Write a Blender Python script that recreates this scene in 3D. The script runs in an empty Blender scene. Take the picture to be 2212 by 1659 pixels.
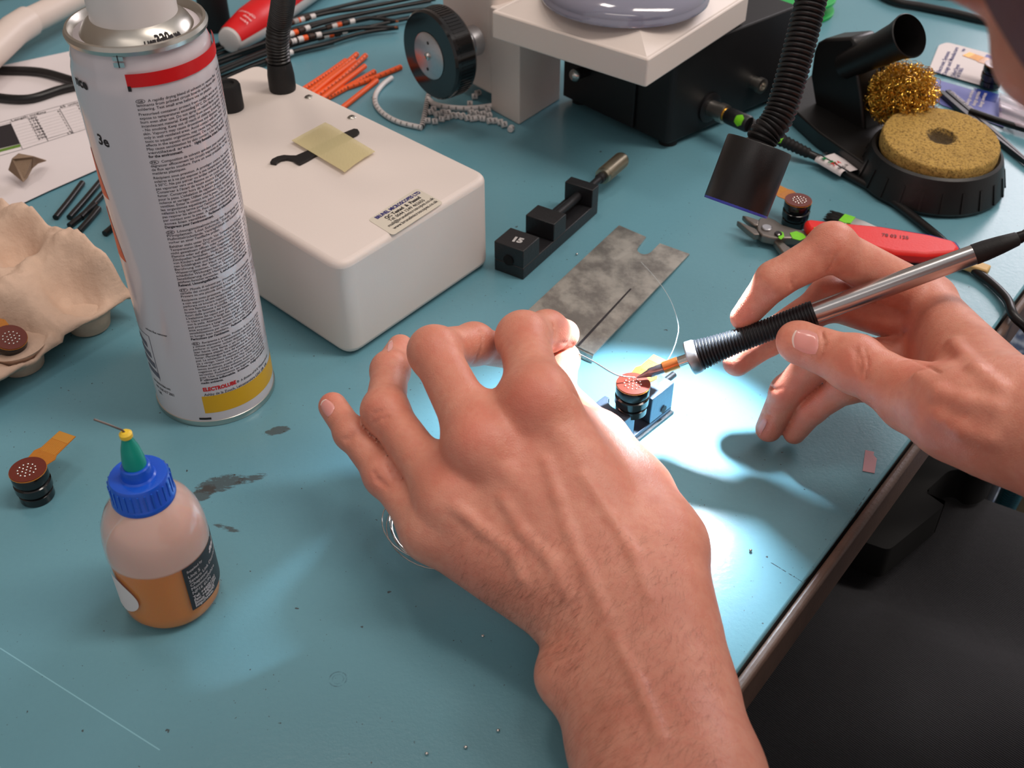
import bpy, bmesh, math, random
import numpy as np
from mathutils import Vector, Matrix
random.seed(7); rng = np.random.default_rng(7)
SC = bpy.context.scene; COL = SC.collection
R = math.radians; PI = math.pi
H, PITCH, FPX = 0.34, 40.0, 2428.0
# ---------------------------------------------------------------- camera
cd = bpy.data.cameras.new('camera'); cam = bpy.data.objects.new('camera', cd); COL.objects.link(cam)
cam.location = (0, 0, H); cam.rotation_euler = (R(90 - PITCH), 0, 0)
cd.sensor_width = 36; cd.lens = 36 * FPX / 2212; cd.clip_start = 0.01; cd.clip_end = 30
cd.dof.use_dof = True; cd.dof.focus_distance = 0.47; cd.dof.aperture_fstop = 20
SC.camera = cam
SC.view_settings.view_transform = 'Standard'; SC.view_settings.look = 'None'
SC.view_settings.gamma = 1; SC.view_settings.use_curve_mapping = False
SC.view_settings.exposure = 0.0
# ---------------------------------------------------------------- light
w = bpy.data.worlds.new('room_air'); SC.world = w; w.use_nodes = True
w.node_tree.nodes['Background'].inputs[0].default_value = (1.0, 0.93, 0.90, 1)
w.node_tree.nodes['Background'].inputs[1].default_value = 0.42
def area(name, loc, to, sx, sy, power, col):
    l = bpy.data.lights.new(name, 'AREA'); l.shape = 'RECTANGLE'; l.size = sx; l.size_y = sy
    l.energy = power; l.color = col
    o = bpy.data.objects.new(name, l); COL.objects.link(o); o.location = loc
    d = Vector(to) - Vector(loc); o.rotation_euler = d.to_track_quat('-Z', 'Y').to_euler()
    return o
area('ceiling_tube_or_fill_light', (0.95, 0.35, 1.80), (0.1, 0.40, 0), 0.35, 1.4, 20, (1.0, 0.89, 0.81))
area('ceiling_tube_or_fill_light', (-0.2, -0.8, 1.85), (0.1, 0.3, 0), 1.4, 0.25, 3, (1.0, 0.89, 0.81))  # added frontal fill that softens contrast on the hands, no real tube here
area('ceiling_tube_or_fill_light', (-0.6, 1.3, 1.85), (-0.1, 0.6, 0), 0.25, 1.4, 16, (1.0, 0.89, 0.81))
area('window_daylight', (1.36, 2.16, 1.02), (0.30, 0.56, 0), 0.78, 0.66, 14, (1.0, 0.92, 0.97))
# ---------------------------------------------------------------- picture helpers
_t = R(PITCH)
_F = np.array([0, math.cos(_t), -math.sin(_t)]); _U = np.array([0, math.sin(_t), math.cos(_t)]); _R = np.array([1.0, 0, 0])
def V(u, v, d):
    """point seen at photo pixel (u, v) at depth d along the optical axis"""
    return np.array([0, 0, H]) + d * (_F + (u - 1106) / FPX * _R - (v - 829.5) / FPX * _U)
def P(u, v, z=0.0):
    """point seen at photo pixel (u, v) at height z above the bench"""
    q = _F + (u - 1106) / FPX * _R - (v - 829.5) / FPX * _U
    return np.array([0, 0, H]) + q * (z - H) / q[2]
def px(p):
    q = np.array(p) - np.array([0, 0, H]); d = q @ _F
    return 1106 + FPX * (q @ _R) / d, 829.5 - FPX * (q @ _U) / d
def zat(u, v, vt):
    """height of the point above bench pixel (u, v) that shows at row vt"""
    b = P(u, v); lo, hi = 0.0, 0.33
    for _ in range(50):
        m = (lo + hi) / 2
        if px((b[0], b[1], m))[1] > vt: lo = m
        else: hi = m
    return lo
def nrm(a):
    a = np.array(a, float); return a / np.linalg.norm(a)
# ---------------------------------------------------------------- materials
def lin(c):
    return tuple(((x / 255) / 12.92 if x / 255 <= 0.04045 else ((x / 255 + 0.055) / 1.055) ** 2.4) for x in c)
class NT:
    def __init__(s, name):
        s.m = bpy.data.materials.new(name); s.m.use_nodes = True
        s.t = s.m.node_tree; s.b = s.t.nodes['Principled BSDF']
    def new(s, ty, **k):
        n = s.t.nodes.new(ty)
        for a, b in k.items(): setattr(n, a, b)
        return n
    def put(s, sock, val):
        if hasattr(val, 'is_output') or isinstance(val, bpy.types.NodeSocket): s.t.links.new(val, sock)
        else: sock.default_value = val
    def math(s, op, a, b=0.0, c=None, clamp=False):
        n = s.new('ShaderNodeMath', operation=op, use_clamp=clamp)
        s.put(n.inputs[0], a); s.put(n.inputs[1], b)
        if c is not None: s.put(n.inputs[2], c)
        return n.outputs[0]
    def mix(s, f, a, b, mode='MIX'):
        n = s.new('ShaderNodeMix', data_type='RGBA', blend_type=mode)
        s.put(n.inputs[0], f); s.put(n.inputs[6], a if not isinstance(a, tuple) else (*a[:3], 1)); s.put(n.inputs[7], b if not isinstance(b, tuple) else (*b[:3], 1))
        return n.outputs[2]
    def coord(s, kind='Object'):
        return s.new('ShaderNodeTexCoord').outputs[kind]
    def noise(s, vec, scale, detail=3, rough=0.5, dist=0.0):
        n = s.new('ShaderNodeTexNoise'); s.put(n.inputs['Vector'], vec)
        n.inputs['Scale'].default_value = scale; n.inputs['Detail'].default_value = detail
        n.inputs['Roughness'].default_value = rough; n.inputs['Distortion'].default_value = dist
        return n.outputs['Fac']
    def ramp(s, f, lo, hi):
        n = s.new('ShaderNodeMapRange', interpolation_type='SMOOTHSTEP'); s.put(n.inputs[0], f)
        n.inputs[1].default_value = lo; n.inputs[2].default_value = hi
        return n.outputs[0]
    def bump(s, h, strength, dist=0.001):
        n = s.new('ShaderNodeBump'); n.inputs['Strength'].default_value = strength; n.inputs['Distance'].default_value = dist
        s.put(n.inputs['Height'], h); s.t.links.new(n.outputs[0], s.b.inputs['Normal'])
    def mapping(s, vec, sc):
        n = s.new('ShaderNodeMapping'); s.put(n.inputs[0], vec); n.inputs['Scale'].default_value = sc
        return n.outputs[0]
MATS = {}
def mat(name, col, rough=0.5, metal=0.0, var=0.06, vs=60, bs=0, bstr=0.2, spec=0.5, coat=0.0, sss=0.0, trans=0.0, alpha=1.0, ior=1.45, emit=0.0, stretch=None, rv=0.08):
    if name in MATS: return MATS[name]
    n = NT(name); b = n.b; c = lin(col)
    tc = n.coord()
    if stretch: tc = n.mapping(tc, stretch)
    f = n.noise(tc, vs, 4, 0.6)
    hi = tuple(min(1, x * (1 + var)) for x in c); lo = tuple(x * (1 - var) for x in c)
    n.put(b.inputs['Base Color'], n.mix(f, lo, hi))
    n.put(b.inputs['Roughness'], n.math('MULTIPLY_ADD', f, rv, max(0.02, rough - rv / 2)))
    b.inputs['Metallic'].default_value = metal; b.inputs['Specular IOR Level'].default_value = spec
    b.inputs['Coat Weight'].default_value = coat; b.inputs['Coat Roughness'].default_value = 0.08
    b.inputs['Transmission Weight'].default_value = trans; b.inputs['Alpha'].default_value = alpha; b.inputs['IOR'].default_value = ior
    if sss:
        b.inputs['Subsurface Weight'].default_value = sss; b.inputs['Subsurface Radius'].default_value = (1, 0.6, 0.4); b.inputs['Subsurface Scale'].default_value = 0.003
    if emit:
        b.inputs['Emission Color'].default_value = (*c, 1); b.inputs['Emission Strength'].default_value = emit
    if bs: n.bump(n.noise(tc, bs, 4, 0.6), bstr, 0.0006)
    MATS[name] = n.m
    return n.m
# ---------------------------------------------------------------- mesh helpers
def frames(pts):
    pts = [np.array(p, float) for p in pts]; T = []
    for i in range(len(pts)):
        T.append(nrm(pts[min(i + 1, len(pts) - 1)] - pts[max(i - 1, 0)]))
    up = np.array([0, 0, 1.0]) if abs(T[0][2]) < 0.9 else np.array([1.0, 0, 0])
    x = nrm(np.cross(up, T[0])); out = []
    for t in T:
        x = nrm(x - t * (x @ t)); out.append((x, np.cross(t, x), t))
    return pts, out
def spline(pts, n=8):
    """Catmull-Rom through pts"""
    p = [np.array(q, float) for q in pts]; p = [2 * p[0] - p[1]] + p + [2 * p[-1] - p[-2]]; out = []
    for i in range(1, len(p) - 2):
        for k in range(n):
            t = k / n
            out.append(0.5 * ((2 * p[i]) + (-p[i - 1] + p[i + 1]) * t + (2 * p[i - 1] - 5 * p[i] + 4 * p[i + 1] - p[i + 2]) * t * t + (-p[i - 1] + 3 * p[i] - 3 * p[i + 1] + p[i + 2]) * t ** 3))
    out.append(p[-2]); return out
def axes(z, x=(1, 0, 0)):
    """3x3 matrix whose columns are x', y', z'"""
    z = nrm(z); x = np.array(x, float); x = x - z * (x @ z)
    if np.linalg.norm(x) < 1e-6: x = np.array([0, 1.0, 0]) - z * z[1]
    x = nrm(x); return np.stack([x, np.cross(z, x), z], 1)
class MB:
    def __init__(s): s.v = []; s.f = []; s.mi = []; s.cur = 0
    def add(s, vs, fs):
        o = len(s.v); s.v += [tuple(map(float, q)) for q in vs]; s.f += [tuple(o + i for i in f) for f in fs]; s.mi += [s.cur] * len(fs); return s
    def xf(s, vs, o, A):
        o = np.array(o, float); return [o + A @ np.array(q, float) for q in vs] if A is not None else [o + np.array(q, float) for q in vs]
    def box(s, c, size, A=None):
        a, b, d = [q / 2 for q in size]
        vs = [(x, y, z) for z in (-d, d) for y in (-b, b) for x in (-a, a)]
        return s.add(s.xf(vs, c, A), [(0, 2, 3, 1), (4, 5, 7, 6), (0, 1, 5, 4), (2, 6, 7, 3), (0, 4, 6, 2), (1, 3, 7, 5)])
    def tube(s, pts, r, n=12, cap=True, sx=1.0):
        pts, fr = frames(pts); m = len(pts); r = [r] * m if np.isscalar(r) else r; vs = []
        for p, (x, y, t), q in zip(pts, fr, r):
            vs += [p + q * (sx * math.cos(2 * PI * k / n) * x + math.sin(2 * PI * k / n) * y) for k in range(n)]
        fs = [(i * n + k, i * n + (k + 1) % n, (i + 1) * n + (k + 1) % n, (i + 1) * n + k) for i in range(m - 1) for k in range(n)]
        if cap: fs += [tuple(range(n - 1, -1, -1)), tuple(range((m - 1) * n, m * n))]
        return s.add(vs, fs)
    def lathe(s, prof, n=32, o=(0, 0, 0), A=None, cap=True, a0=0, a1=2 * PI):
        full = abs(a1 - a0 - 2 * PI) < 1e-6; k = n if full else n + 1; vs = []
        for r, z in prof:
            vs += [(r * math.cos(a0 + (a1 - a0) * i / n), r * math.sin(a0 + (a1 - a0) * i / n), z) for i in range(k)]
        m = len(prof)
        fs = [(j * k + i, j * k + (i + 1) % k, (j + 1) * k + (i + 1) % k, (j + 1) * k + i) for j in range(m - 1) for i in range(n)]
        if cap and full: fs += [tuple(range(k - 1, -1, -1)), tuple(range((m - 1) * k, m * k))]
        return s.add(s.xf(vs, o, A), fs)
    def prism(s, poly, z0, z1, o=(0, 0, 0), A=None):
        n = len(poly); ar = sum(poly[i][0] * poly[(i + 1) % n][1] - poly[(i + 1) % n][0] * poly[i][1] for i in range(n))
        if ar < 0: poly = poly[::-1]
        vs = [(x, y, z0) for x, y in poly] + [(x, y, z1) for x, y in poly]
        fs = [tuple(range(n - 1, -1, -1)), tuple(range(n, 2 * n))] + [(i, (i + 1) % n, n + (i + 1) % n, n + i) for i in range(n)]
        return s.add(s.xf(vs, o, A), fs)
    def ball(s, c, r, n=16, m=10, A=None):
        r = (r, r, r) if np.isscalar(r) else r
        vs = [(r[0] * math.sin(PI * j / m) * math.cos(2 * PI * i / n), r[1] * math.sin(PI * j / m) * math.sin(2 * PI * i / n), r[2] * math.cos(PI * j / m)) for j in range(1, m) for i in range(n)]
        top = len(vs); vs += [(0, 0, r[2]), (0, 0, -r[2])]
        fs = [(j * n + i, (j + 1) * n + i, (j + 1) * n + (i + 1) % n, j * n + (i + 1) % n) for j in range(m - 2) for i in range(n)]
        fs += [(top, i, (i + 1) % n) for i in range(n)] + [(top + 1, (m - 2) * n + (i + 1) % n, (m - 2) * n + i) for i in range(n)]
        return s.add(s.xf(vs, c, A), fs)
    def grid(s, fn, nu, nv):
        vs = [fn(i / nu, j / nv) for j in range(nv + 1) for i in range(nu + 1)]
        return s.add(vs, [(j * (nu + 1) + i, j * (nu + 1) + i + 1, (j + 1) * (nu + 1) + i + 1, (j + 1) * (nu + 1) + i) for j in range(nv) for i in range(nu)])
def rrect(w, h, r, n=5, cx=0, cy=0):
    out = []
    for sx, sy, a in ((1, 1, 0), (-1, 1, 90), (-1, -1, 180), (1, -1, 270)):
        for k in range(n + 1):
            t = R(a + 90 * k / n); out.append((cx + sx * (w / 2 - r) + r * math.cos(t), cy + sy * (h / 2 - r) + r * math.sin(t)))
    return out
def obj(name, mb, m, parent=None, world=False, bevel=0, seg=2, smooth=35, solid=0, sub=0, label=None, kind=None, loc=None, rotz=0):
    """links ONE mesh object; world=True: vertices are world points"""
    me = bpy.data.meshes.new(name); vs = np.array(mb.v, dtype=float)
    if world and parent is not None:
        inv = np.array(ROOT[parent.name].inverted()); vs = vs @ inv[:3, :3].T + inv[:3, 3]
    if world and parent is None and loc is not None:
        vs = vs - np.array(loc)
    me.from_pydata(vs.tolist(), [], mb.f)
    ms = m if isinstance(m, (list, tuple)) else [m]
    for q in ms: me.materials.append(q)
    if len(ms) > 1: me.polygons.foreach_set('material_index', mb.mi)
    if smooth:
        me.polygons.foreach_set('use_smooth', [True] * len(me.polygons)); me.set_sharp_from_angle(angle=R(smooth))
    me.update()
    o = bpy.data.objects.new(name, me); COL.objects.link(o)
    if loc is not None: o.location = loc; o.rotation_euler = (0, 0, rotz)
    if parent is not None: o.parent = parent; ROOT[o.name] = ROOT[parent.name]
    else: ROOT[o.name] = Matrix.Translation(loc if loc is not None else (0, 0, 0)) @ Matrix.Rotation(rotz, 4, 'Z')
    if solid:
        q = o.modifiers.new('thickness', 'SOLIDIFY'); q.thickness = solid; q.offset = -1
    if bevel:
        q = o.modifiers.new('bevel', 'BEVEL'); q.width = bevel; q.segments = seg; q.limit_method = 'ANGLE'; q.angle_limit = R(40); q.harden_normals = False
    if sub:
        q = o.modifiers.new('sub', 'SUBSURF'); q.levels = sub; q.render_levels = sub
    if label: o['label'] = label
    if kind: o['kind'] = kind
    return o
ROOT = {}
def thing(name, label, cat, loc=(0, 0, 0), rotz=0.0, group=None):
    o = bpy.data.objects.new(name, None); COL.objects.link(o); o.empty_display_size = 0.01
    o.location = tuple(float(q) for q in loc); o.rotation_euler = (0, 0, rotz); o['label'] = label; o['category'] = cat
    if group: o['group'] = group
    ROOT[o.name] = Matrix.Translation(o.location) @ Matrix.Rotation(rotz, 4, 'Z')
    return o
def tag(o, label, cat, group=None):
    o['label'] = label; o['category'] = cat
    if group: o['group'] = group
    return o
def copy_tree(o, parent=None):
    c = o.copy(); COL.objects.link(c)
    if parent is not None: c.parent = parent
    ROOT[c.name] = ROOT.get((parent or o).name, Matrix())
    for ch in [q for q in COL.objects if q.parent == o]: copy_tree(ch, c)
    return c
def text(s, size=1.0, bold=0.0, shear=0.0, width=None, align='LEFT', res=2):
    """lettering as a flat list of 2-D points and faces"""
    cu = bpy.data.curves.new('lettering', 'FONT'); cu.body = s; cu.size = size; cu.resolution_u = res
    cu.offset = bold * size; cu.shear = shear; cu.align_x = align
    ob = bpy.data.objects.new('lettering', cu); me = bpy.data.meshes.new_from_object(ob)
    vs = np.array([q.co[:2] for q in me.vertices]).reshape(-1, 2); fs = [tuple(p.vertices) for p in me.polygons]
    bpy.data.objects.remove(ob); bpy.data.curves.remove(cu); bpy.data.meshes.remove(me)
    if width and len(vs):
        vs = vs.copy(); x0 = vs[:, 0].min(); x1 = vs[:, 0].max(); vs[:, 0] = (vs[:, 0] - x0) * width / max(1e-9, x1 - x0)
    return vs, fs
def lay(mb, tf, o, ex, ey, lift=0.00012):
    """puts lettering on a plane with origin o and unit axes ex, ey"""
    vs, fs = tf; ex = np.array(ex, float); ey = np.array(ey, float); n = nrm(np.cross(ex, ey)); o = np.array(o, float) + n * lift
    mb.add([o + x * ex + y * ey for x, y in vs], fs)
# ================================================================ materials shared
M_BLACK = mat('black_plastic', (22, 21, 23), 0.42, var=0.2, bs=900, bstr=0.12)
M_SATIN = mat('black_satin_metal', (20, 18, 19), 0.38, var=0.2, bs=1500, bstr=0.1, spec=0.6)
M_RUBBER = mat('black_rubber', (19, 18, 19), 0.6, var=0.2, bs=700, bstr=0.2)
M_CABLE = mat('black_cable', (20, 19, 20), 0.35, var=0.15, vs=200)
M_WHITE = mat('white_paint', (226, 214, 206), 0.42, var=0.015, vs=30, bs=1600, bstr=0.08)
M_WPLAS = mat('white_plastic', (226, 220, 218), 0.35, var=0.02)
M_PAPER = mat('paper', (225, 216, 216), 0.75, var=0.02, bs=900, bstr=0.05)
M_STEEL = mat('steel', (190, 188, 186), 0.28, metal=1, var=0.08, vs=300)
M_ALU = mat('aluminium', (196, 196, 200), 0.33, metal=1, var=0.1, vs=500, bs=1800, bstr=0.08)
M_CHROME = mat('chrome', (215, 212, 208), 0.14, metal=1, var=0.05)
M_BRASS = mat('brass', (212, 160, 60), 0.2, metal=1, var=0.15, vs=600)
M_TIN = mat('tin', (200, 196, 188), 0.3, metal=1, var=0.06, vs=200)
M_INK = mat('black_ink', (38, 33, 36), 0.7, var=0.05)
M_ORANGE = mat('orange_plastic', (238, 92, 30), 0.45, var=0.05)
M_BROWN = mat('brown_plastic', (58, 38, 30), 0.5, var=0.08)
M_RED = mat('red_print', (214, 16, 22), 0.4, var=0.03)
M_BEIGE = mat('beige_powder_coat', (150, 136, 110), 0.5, var=0.05)
M_LIME = mat('lime_paint', (120, 208, 30), 0.45, var=0.25, vs=250)

# ================================================================ setting
def bench_mat():
    n = NT('blue_bench_mat'); b = n.b; o = n.coord()
    big = n.noise(o, 9, 3); fine = n.noise(o, 420, 4, 0.7)
    col = n.mix(big, lin((101, 150, 164)), lin((109, 160, 173)))
    col = n.mix(n.math('MULTIPLY', fine, 0.25), col, lin((84, 128, 146)))
    grit = n.noise(o, 620, 2, 0.6); where = n.noise(o, 26, 2)
    col = n.mix(n.math('MULTIPLY', n.ramp(grit, 0.70, 0.735), n.ramp(where, 0.40, 0.62)), col, lin((62, 52, 46)))
    grit2 = n.noise(o, 240, 2, 0.5)
    col = n.mix(n.math('MULTIPLY', n.ramp(grit2, 0.745, 0.765), 0.8), col, lin((58, 46, 40)))
    # brown scuffs beside the bottle and the can, a faint ring, a light scratch, pen lines by the edge
    xyz = n.new('ShaderNodeSeparateXYZ'); n.put(xyz.inputs[0], o); X, Y = xyz.outputs[0], xyz.outputs[1]
    def ell(c, a, bb, ang):
        ca, sa = math.cos(ang), math.sin(ang)
        dx = n.math('SUBTRACT', X, float(c[0])); dy = n.math('SUBTRACT', Y, float(c[1]))
        u = n.math('ADD', n.math('MULTIPLY', dx, ca), n.math('MULTIPLY', dy, sa)); v = n.math('SUBTRACT', n.math('MULTIPLY', dy, ca), n.math('MULTIPLY', dx, sa))
        q = n.math('ADD', n.math('POWER', n.math('ABSOLUTE', n.math('DIVIDE', u, a)), 2), n.math('POWER', n.math('ABSOLUTE', n.math('DIVIDE', v, bb)), 2))
        return n.math('SUBTRACT', 1.0, q, clamp=True)
    scr = n.noise(n.mapping(o, (260, 700, 1)), 1.0, 4, 0.7)
    for (u, v, a, bb, ang, k) in ((475, 1045, .017, .008, .35, 1.0), (440, 1065, .009, .006, .9, 1.1), (540, 1035, .012, .004, .4, .9), (600, 930, .008, .004, .3, 1.2), (490, 1140, .011, .003, -.35, .8)):
        m_ = n.ramp(n.math('MULTIPLY', n.math('MULTIPLY', ell(P(u, v), a, bb, ang), k), n.math('ADD', scr, 0.05)), 0.30, 0.44)
        col = n.mix(n.math('MULTIPLY', m_, 0.75), col, lin((66, 58, 52)))
    c = P(730, 1467)
    d = n.math('SQRT', n.math('ADD', n.math('POWER', n.math('SUBTRACT', X, float(c[0])), 2), n.math('POWER', n.math('SUBTRACT', Y, float(c[1])), 2)))
    for rr, k in ((.0031, .75), (.0020, .4)):
        ring = n.math('SUBTRACT', 1.0, n.math('DIVIDE', n.math('ABSOLUTE', n.math('SUBTRACT', d, rr)), .00035), clamp=True)
        col = n.mix(n.math('MULTIPLY', n.math('MULTIPLY', ring, n.ramp(fine, .35, .6)), k), col, lin((52, 78, 92)))
    def line(p, q, wd, cl, k, gap=0.0):
        nonlocal col
        p = P(*p); q = P(*q); L = float(np.linalg.norm(q - p)); t = (q - p) / L
        dx = n.math('SUBTRACT', X, float(p[0])); dy = n.math('SUBTRACT', Y, float(p[1]))
        u = n.math('ADD', n.math('MULTIPLY', dx, float(t[0])), n.math('MULTIPLY', dy, float(t[1])))
        v = n.math('ABSOLUTE', n.math('SUBTRACT', n.math('MULTIPLY', dy, float(t[0])), n.math('MULTIPLY', dx, float(t[1]))))
        m_ = n.math('MULTIPLY', n.math('LESS_THAN', v, wd), n.math('MULTIPLY', n.math('GREATER_THAN', u, 0.0), n.math('LESS_THAN', u, L)))
        col = n.mix(n.math('MULTIPLY', m_, n.math('MULTIPLY', n.ramp(fine, gap, gap + .15), k)), col, lin(cl))
    line((0, 1400), (345, 1620), .00022, (150, 205, 220), .6)
    line((1665, 1215), (1735, 1258), .0002, (52, 62, 66), .9, .4)
    line((1735, 1258), (1795, 1190), .0002, (52, 62, 66), .9, .4)
    line((1832, 1130), (1880, 1055), .0002, (52, 62, 66), .8, .42)
    n.put(b.inputs['Base Color'], col)
    n.put(b.inputs['Roughness'], n.math('MULTIPLY_ADD', fine, .10, .20)); b.inputs['Specular IOR Level'].default_value = 0.45
    n.bump(n.math('ADD', fine, n.math('MULTIPLY', n.noise(o, 90, 2), .6)), 0.22, 0.0004)
    return n.m
def carpet():
    n = NT('speckled_carpet'); o = n.coord(); f = n.noise(o, 70, 3, .7); g = n.noise(o, 160, 2, .6)
    col = n.mix(n.ramp(f, .42, .58), lin((54, 68, 92)), lin((128, 138, 150)))
    col = n.mix(n.ramp(g, .58, .66), col, lin((36, 40, 52)))
    n.put(n.b.inputs['Base Color'], col); n.b.inputs['Roughness'].default_value = .95; n.bump(g, .6, .003)
    return n.m
EA = P(1590, 1480)[:2]; EB = P(2212, 640)[:2]; ED = nrm(EB - EA); EN = np.array([-ED[1], ED[0]])   # bench edge, EN points onto the bench
def bench_pt(s, t, z=0): q = EA + ED * s + EN * t; return np.array([q[0], q[1], z])
A_B = np.stack([np.append(ED, 0), np.append(EN, 0), [0, 0, 1.0]], 1)
bench = thing('workbench', 'long workbench with a blue antistatic mat and worn brown front edge', 'workbench')
BD = 0.80
m = MB(); m.prism([tuple(bench_pt(s, t)[:2]) for s, t in ((-.55, .0025), (.95, .0025), (.95, BD), (-.55, BD))], -.0025, 0)
obj('bench_mat', m, bench_mat(), bench, bevel=.0012)
m = MB(); m.box(bench_pt(.2, BD / 2 + .001, -.0135), (1.5, BD - .004, .022), A_B)
obj('tabletop', m, mat('grey_laminate', (120, 116, 112), .5, var=.05), bench)
m = MB(); m.box(bench_pt(.2, -.0008, -.0118), (1.5, .0044, .0225), A_B)
obj('edge_strip', m, mat('worn_edge', (92, 72, 62), .45, var=.35, vs=120, bs=500, bstr=.3), bench, bevel=.0016, seg=3)
for s in (.42, .55):
    pass
lz = -.35
pa, pb = P(2060, 1100, lz), P(2185, 1185, lz)
for i, (u, v, wd) in enumerate(((1955, 1075, .085), (2188, 1190, .034))):
    q = P(u, v, lz); m = MB(); m.box((q[0], q[1], -.375), (wd, wd * .6, .69), A_B); obj('bench_leg', m, M_BEIGE, bench, bevel=.003)
m = MB(); qa, qb = P(1990, 1112, lz), P(2188, 1215, lz); mid = (qa + qb) / 2; dd = qb - qa
m.box((mid[0], mid[1], lz), (np.linalg.norm(dd), .030, .030), axes((0, 0, 1), dd)); obj('crossbar', m, mat('crossbar_paint', (205, 178, 120), .45, var=.04), bench, bevel=.002)
m = MB(); q = bench_pt(-.45, .06, 0); m.box((q[0], q[1], -.375), (.06, .05, .69), A_B); obj('bench_leg', m, M_BEIGE, bench, bevel=.003)
for s in (-.45, .85):
    m = MB(); q = bench_pt(s, BD - .06, 0); m.box((q[0], q[1], -.375), (.06, .05, .69), A_B); obj('bench_leg', m, M_BEIGE, bench, bevel=.003)
m = MB(); m.box((0.2, 0.5, -.73), (4.4, 4.4, .02)); obj('floor', m, carpet(), kind='structure')
m = MB(); q = bench_pt(.2, BD + .05, .59); m.box(q, (2.6, .04, 2.62), A_B); obj('wall_back', m, mat('wall_paint', (150, 138, 128), .7, var=.03), kind='structure')
# ================================================================ aerosol can
CB = P(468, 838); CR = 0.0268
can_z = zat(468, 838, 38)
cang = math.atan2(-CB[1], -CB[0])                                   # azimuth that faces the camera
can = thing('aerosol_can', 'tall white aerosol can with dense small print, red and yellow bands', 'aerosol can', (CB[0], CB[1], 0), cang)
CH = can_z - .0035
m = MB(); m.lathe([(.0, .0022), (CR - .001, .0022), (CR, .003), (CR, CH - .016), (CR - .0004, CH - .0115), (CR - .0013, CH - .0080), (CR - .0012, CH - .0068), (CR - .0022, CH - .0035), (CR - .0030, CH - .001), (CR - .003, CH)], 72)
obj('can_body', m, mat('white_enamel', (214, 205, 210), .2, var=.012, coat=.6), can)
m = MB(); m.lathe([(CR - .004, 0), (CR + .0002, .0002), (CR + .0005, .0016), (CR + .0003, .0030), (CR - .0005, .0034)], 72); obj('base_rim', m, M_TIN, can)
m = MB(); r0 = CR - .0012
m.lathe([(CR - .003, CH - .001), (r0, CH - .0004), (r0 + .0004, CH + .0012), (r0 - .0003, CH + .0026), (r0 - .0013, CH + .0028), (r0 - .0022, CH + .0018), (r0 - .0032, CH - .0012), (r0 - .0045, CH - .0008), (r0 - .0065, CH + .0026), (r0 - .0095, CH + .0052), (.0105, CH + .0072), (.004, CH + .008), (0.0001, CH + .008)], 72); obj('top_dome', m, M_TIN, can)
m = MB(); m.lathe([(.0150, CH + .0044), (.0158, CH + .0050), (.0160, CH + .030), (.0150, CH + .034), (.010, CH + .037), (.0001, CH + .037)], 56); obj('spray_cap', m, M_WPLAS, can)
def zs(v, a):
    lo, hi = 0.0, .24; c = CB + CR * np.array([math.cos(cang + a), math.sin(cang + a), 0])
    for _ in range(50):
        q = (lo + hi) / 2
        if px((c[0], c[1], q))[1] > v: lo = q
        else: hi = q
    return lo
def wrap(mb, tf, a0, z0, r=CR + .00008):
    vs, fs = tf; mb.add([(r * math.cos(a0 + x / CR), r * math.sin(a0 + x / CR), z0 + y) for x, y in vs], fs)
def band(name, z0, z1, a0, a1, m_, r=CR + .00005):
    m = MB(); m.grid(lambda a, b: (r * math.cos(a0 + (a1 - a0) * a), r * math.sin(a0 + (a1 - a0) * a), z0 + (z1 - z0) * b), 40, 1); return obj(name, m, m_, can)
LA = -.29                                                           # angle of the left margin
ZT, ZB = zs(218, LA) , zs(836, LA)                                  # rows of small print run from ZT down to ZB
band('red_band', zs(190, LA), zs(161, LA), LA, 1.75, M_RED)
band('yellow_band', zs(893, LA), zs(857, LA), LA + .02, 1.75, mat('yellow_print', (222, 168, 16), .35, var=.02))
m = MB(); m.grid(lambda a, b: ((CR + .0001) * math.cos(LA + .045 * a), (CR + .0001) * math.sin(LA + .045 * a), zs(198, LA) + .0020 * b), 3, 1); obj('registration_mark', m, M_INK, can)
m = MB()
for a, z, l in ((LA - .10, .0040, .2),): m.grid(lambda u, b: ((CR + .0001) * math.cos(a + l * u), (CR + .0001) * math.sin(a + l * u), z + .0012 * b), 6, 1)
obj('registration_mark', m, M_INK, can)
def neck(z): return float(np.interp(z, [CH - .016, CH - .0115, CH - .008, CH - .0068], [CR, CR - .0004, CR - .0013, CR - .0012])) + .00015
for nm_, rows_, a0_, a1_, mt_ in (('seam_tab', ((149, 139), (135, 126), (122, 115)), LA - .135, LA + .015, M_CHROME), ('seam_line', ((150, 115),), LA - .068, LA - .050, M_INK)):
    m = MB()
    for va, vb in rows_:
        za_, zb_ = zs(va, LA - .06), zs(vb, LA - .06); m.grid(lambda a, b: (neck(za_ + (zb_ - za_) * b) * math.cos(a0_ + (a1_ - a0_) * a), neck(za_ + (zb_ - za_) * b) * math.sin(a0_ + (a1_ - a0_) * a), za_ + (zb_ - za_) * b), 5, 5)
    obj(nm_, m, mt_, can, kind='stuff')
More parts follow.
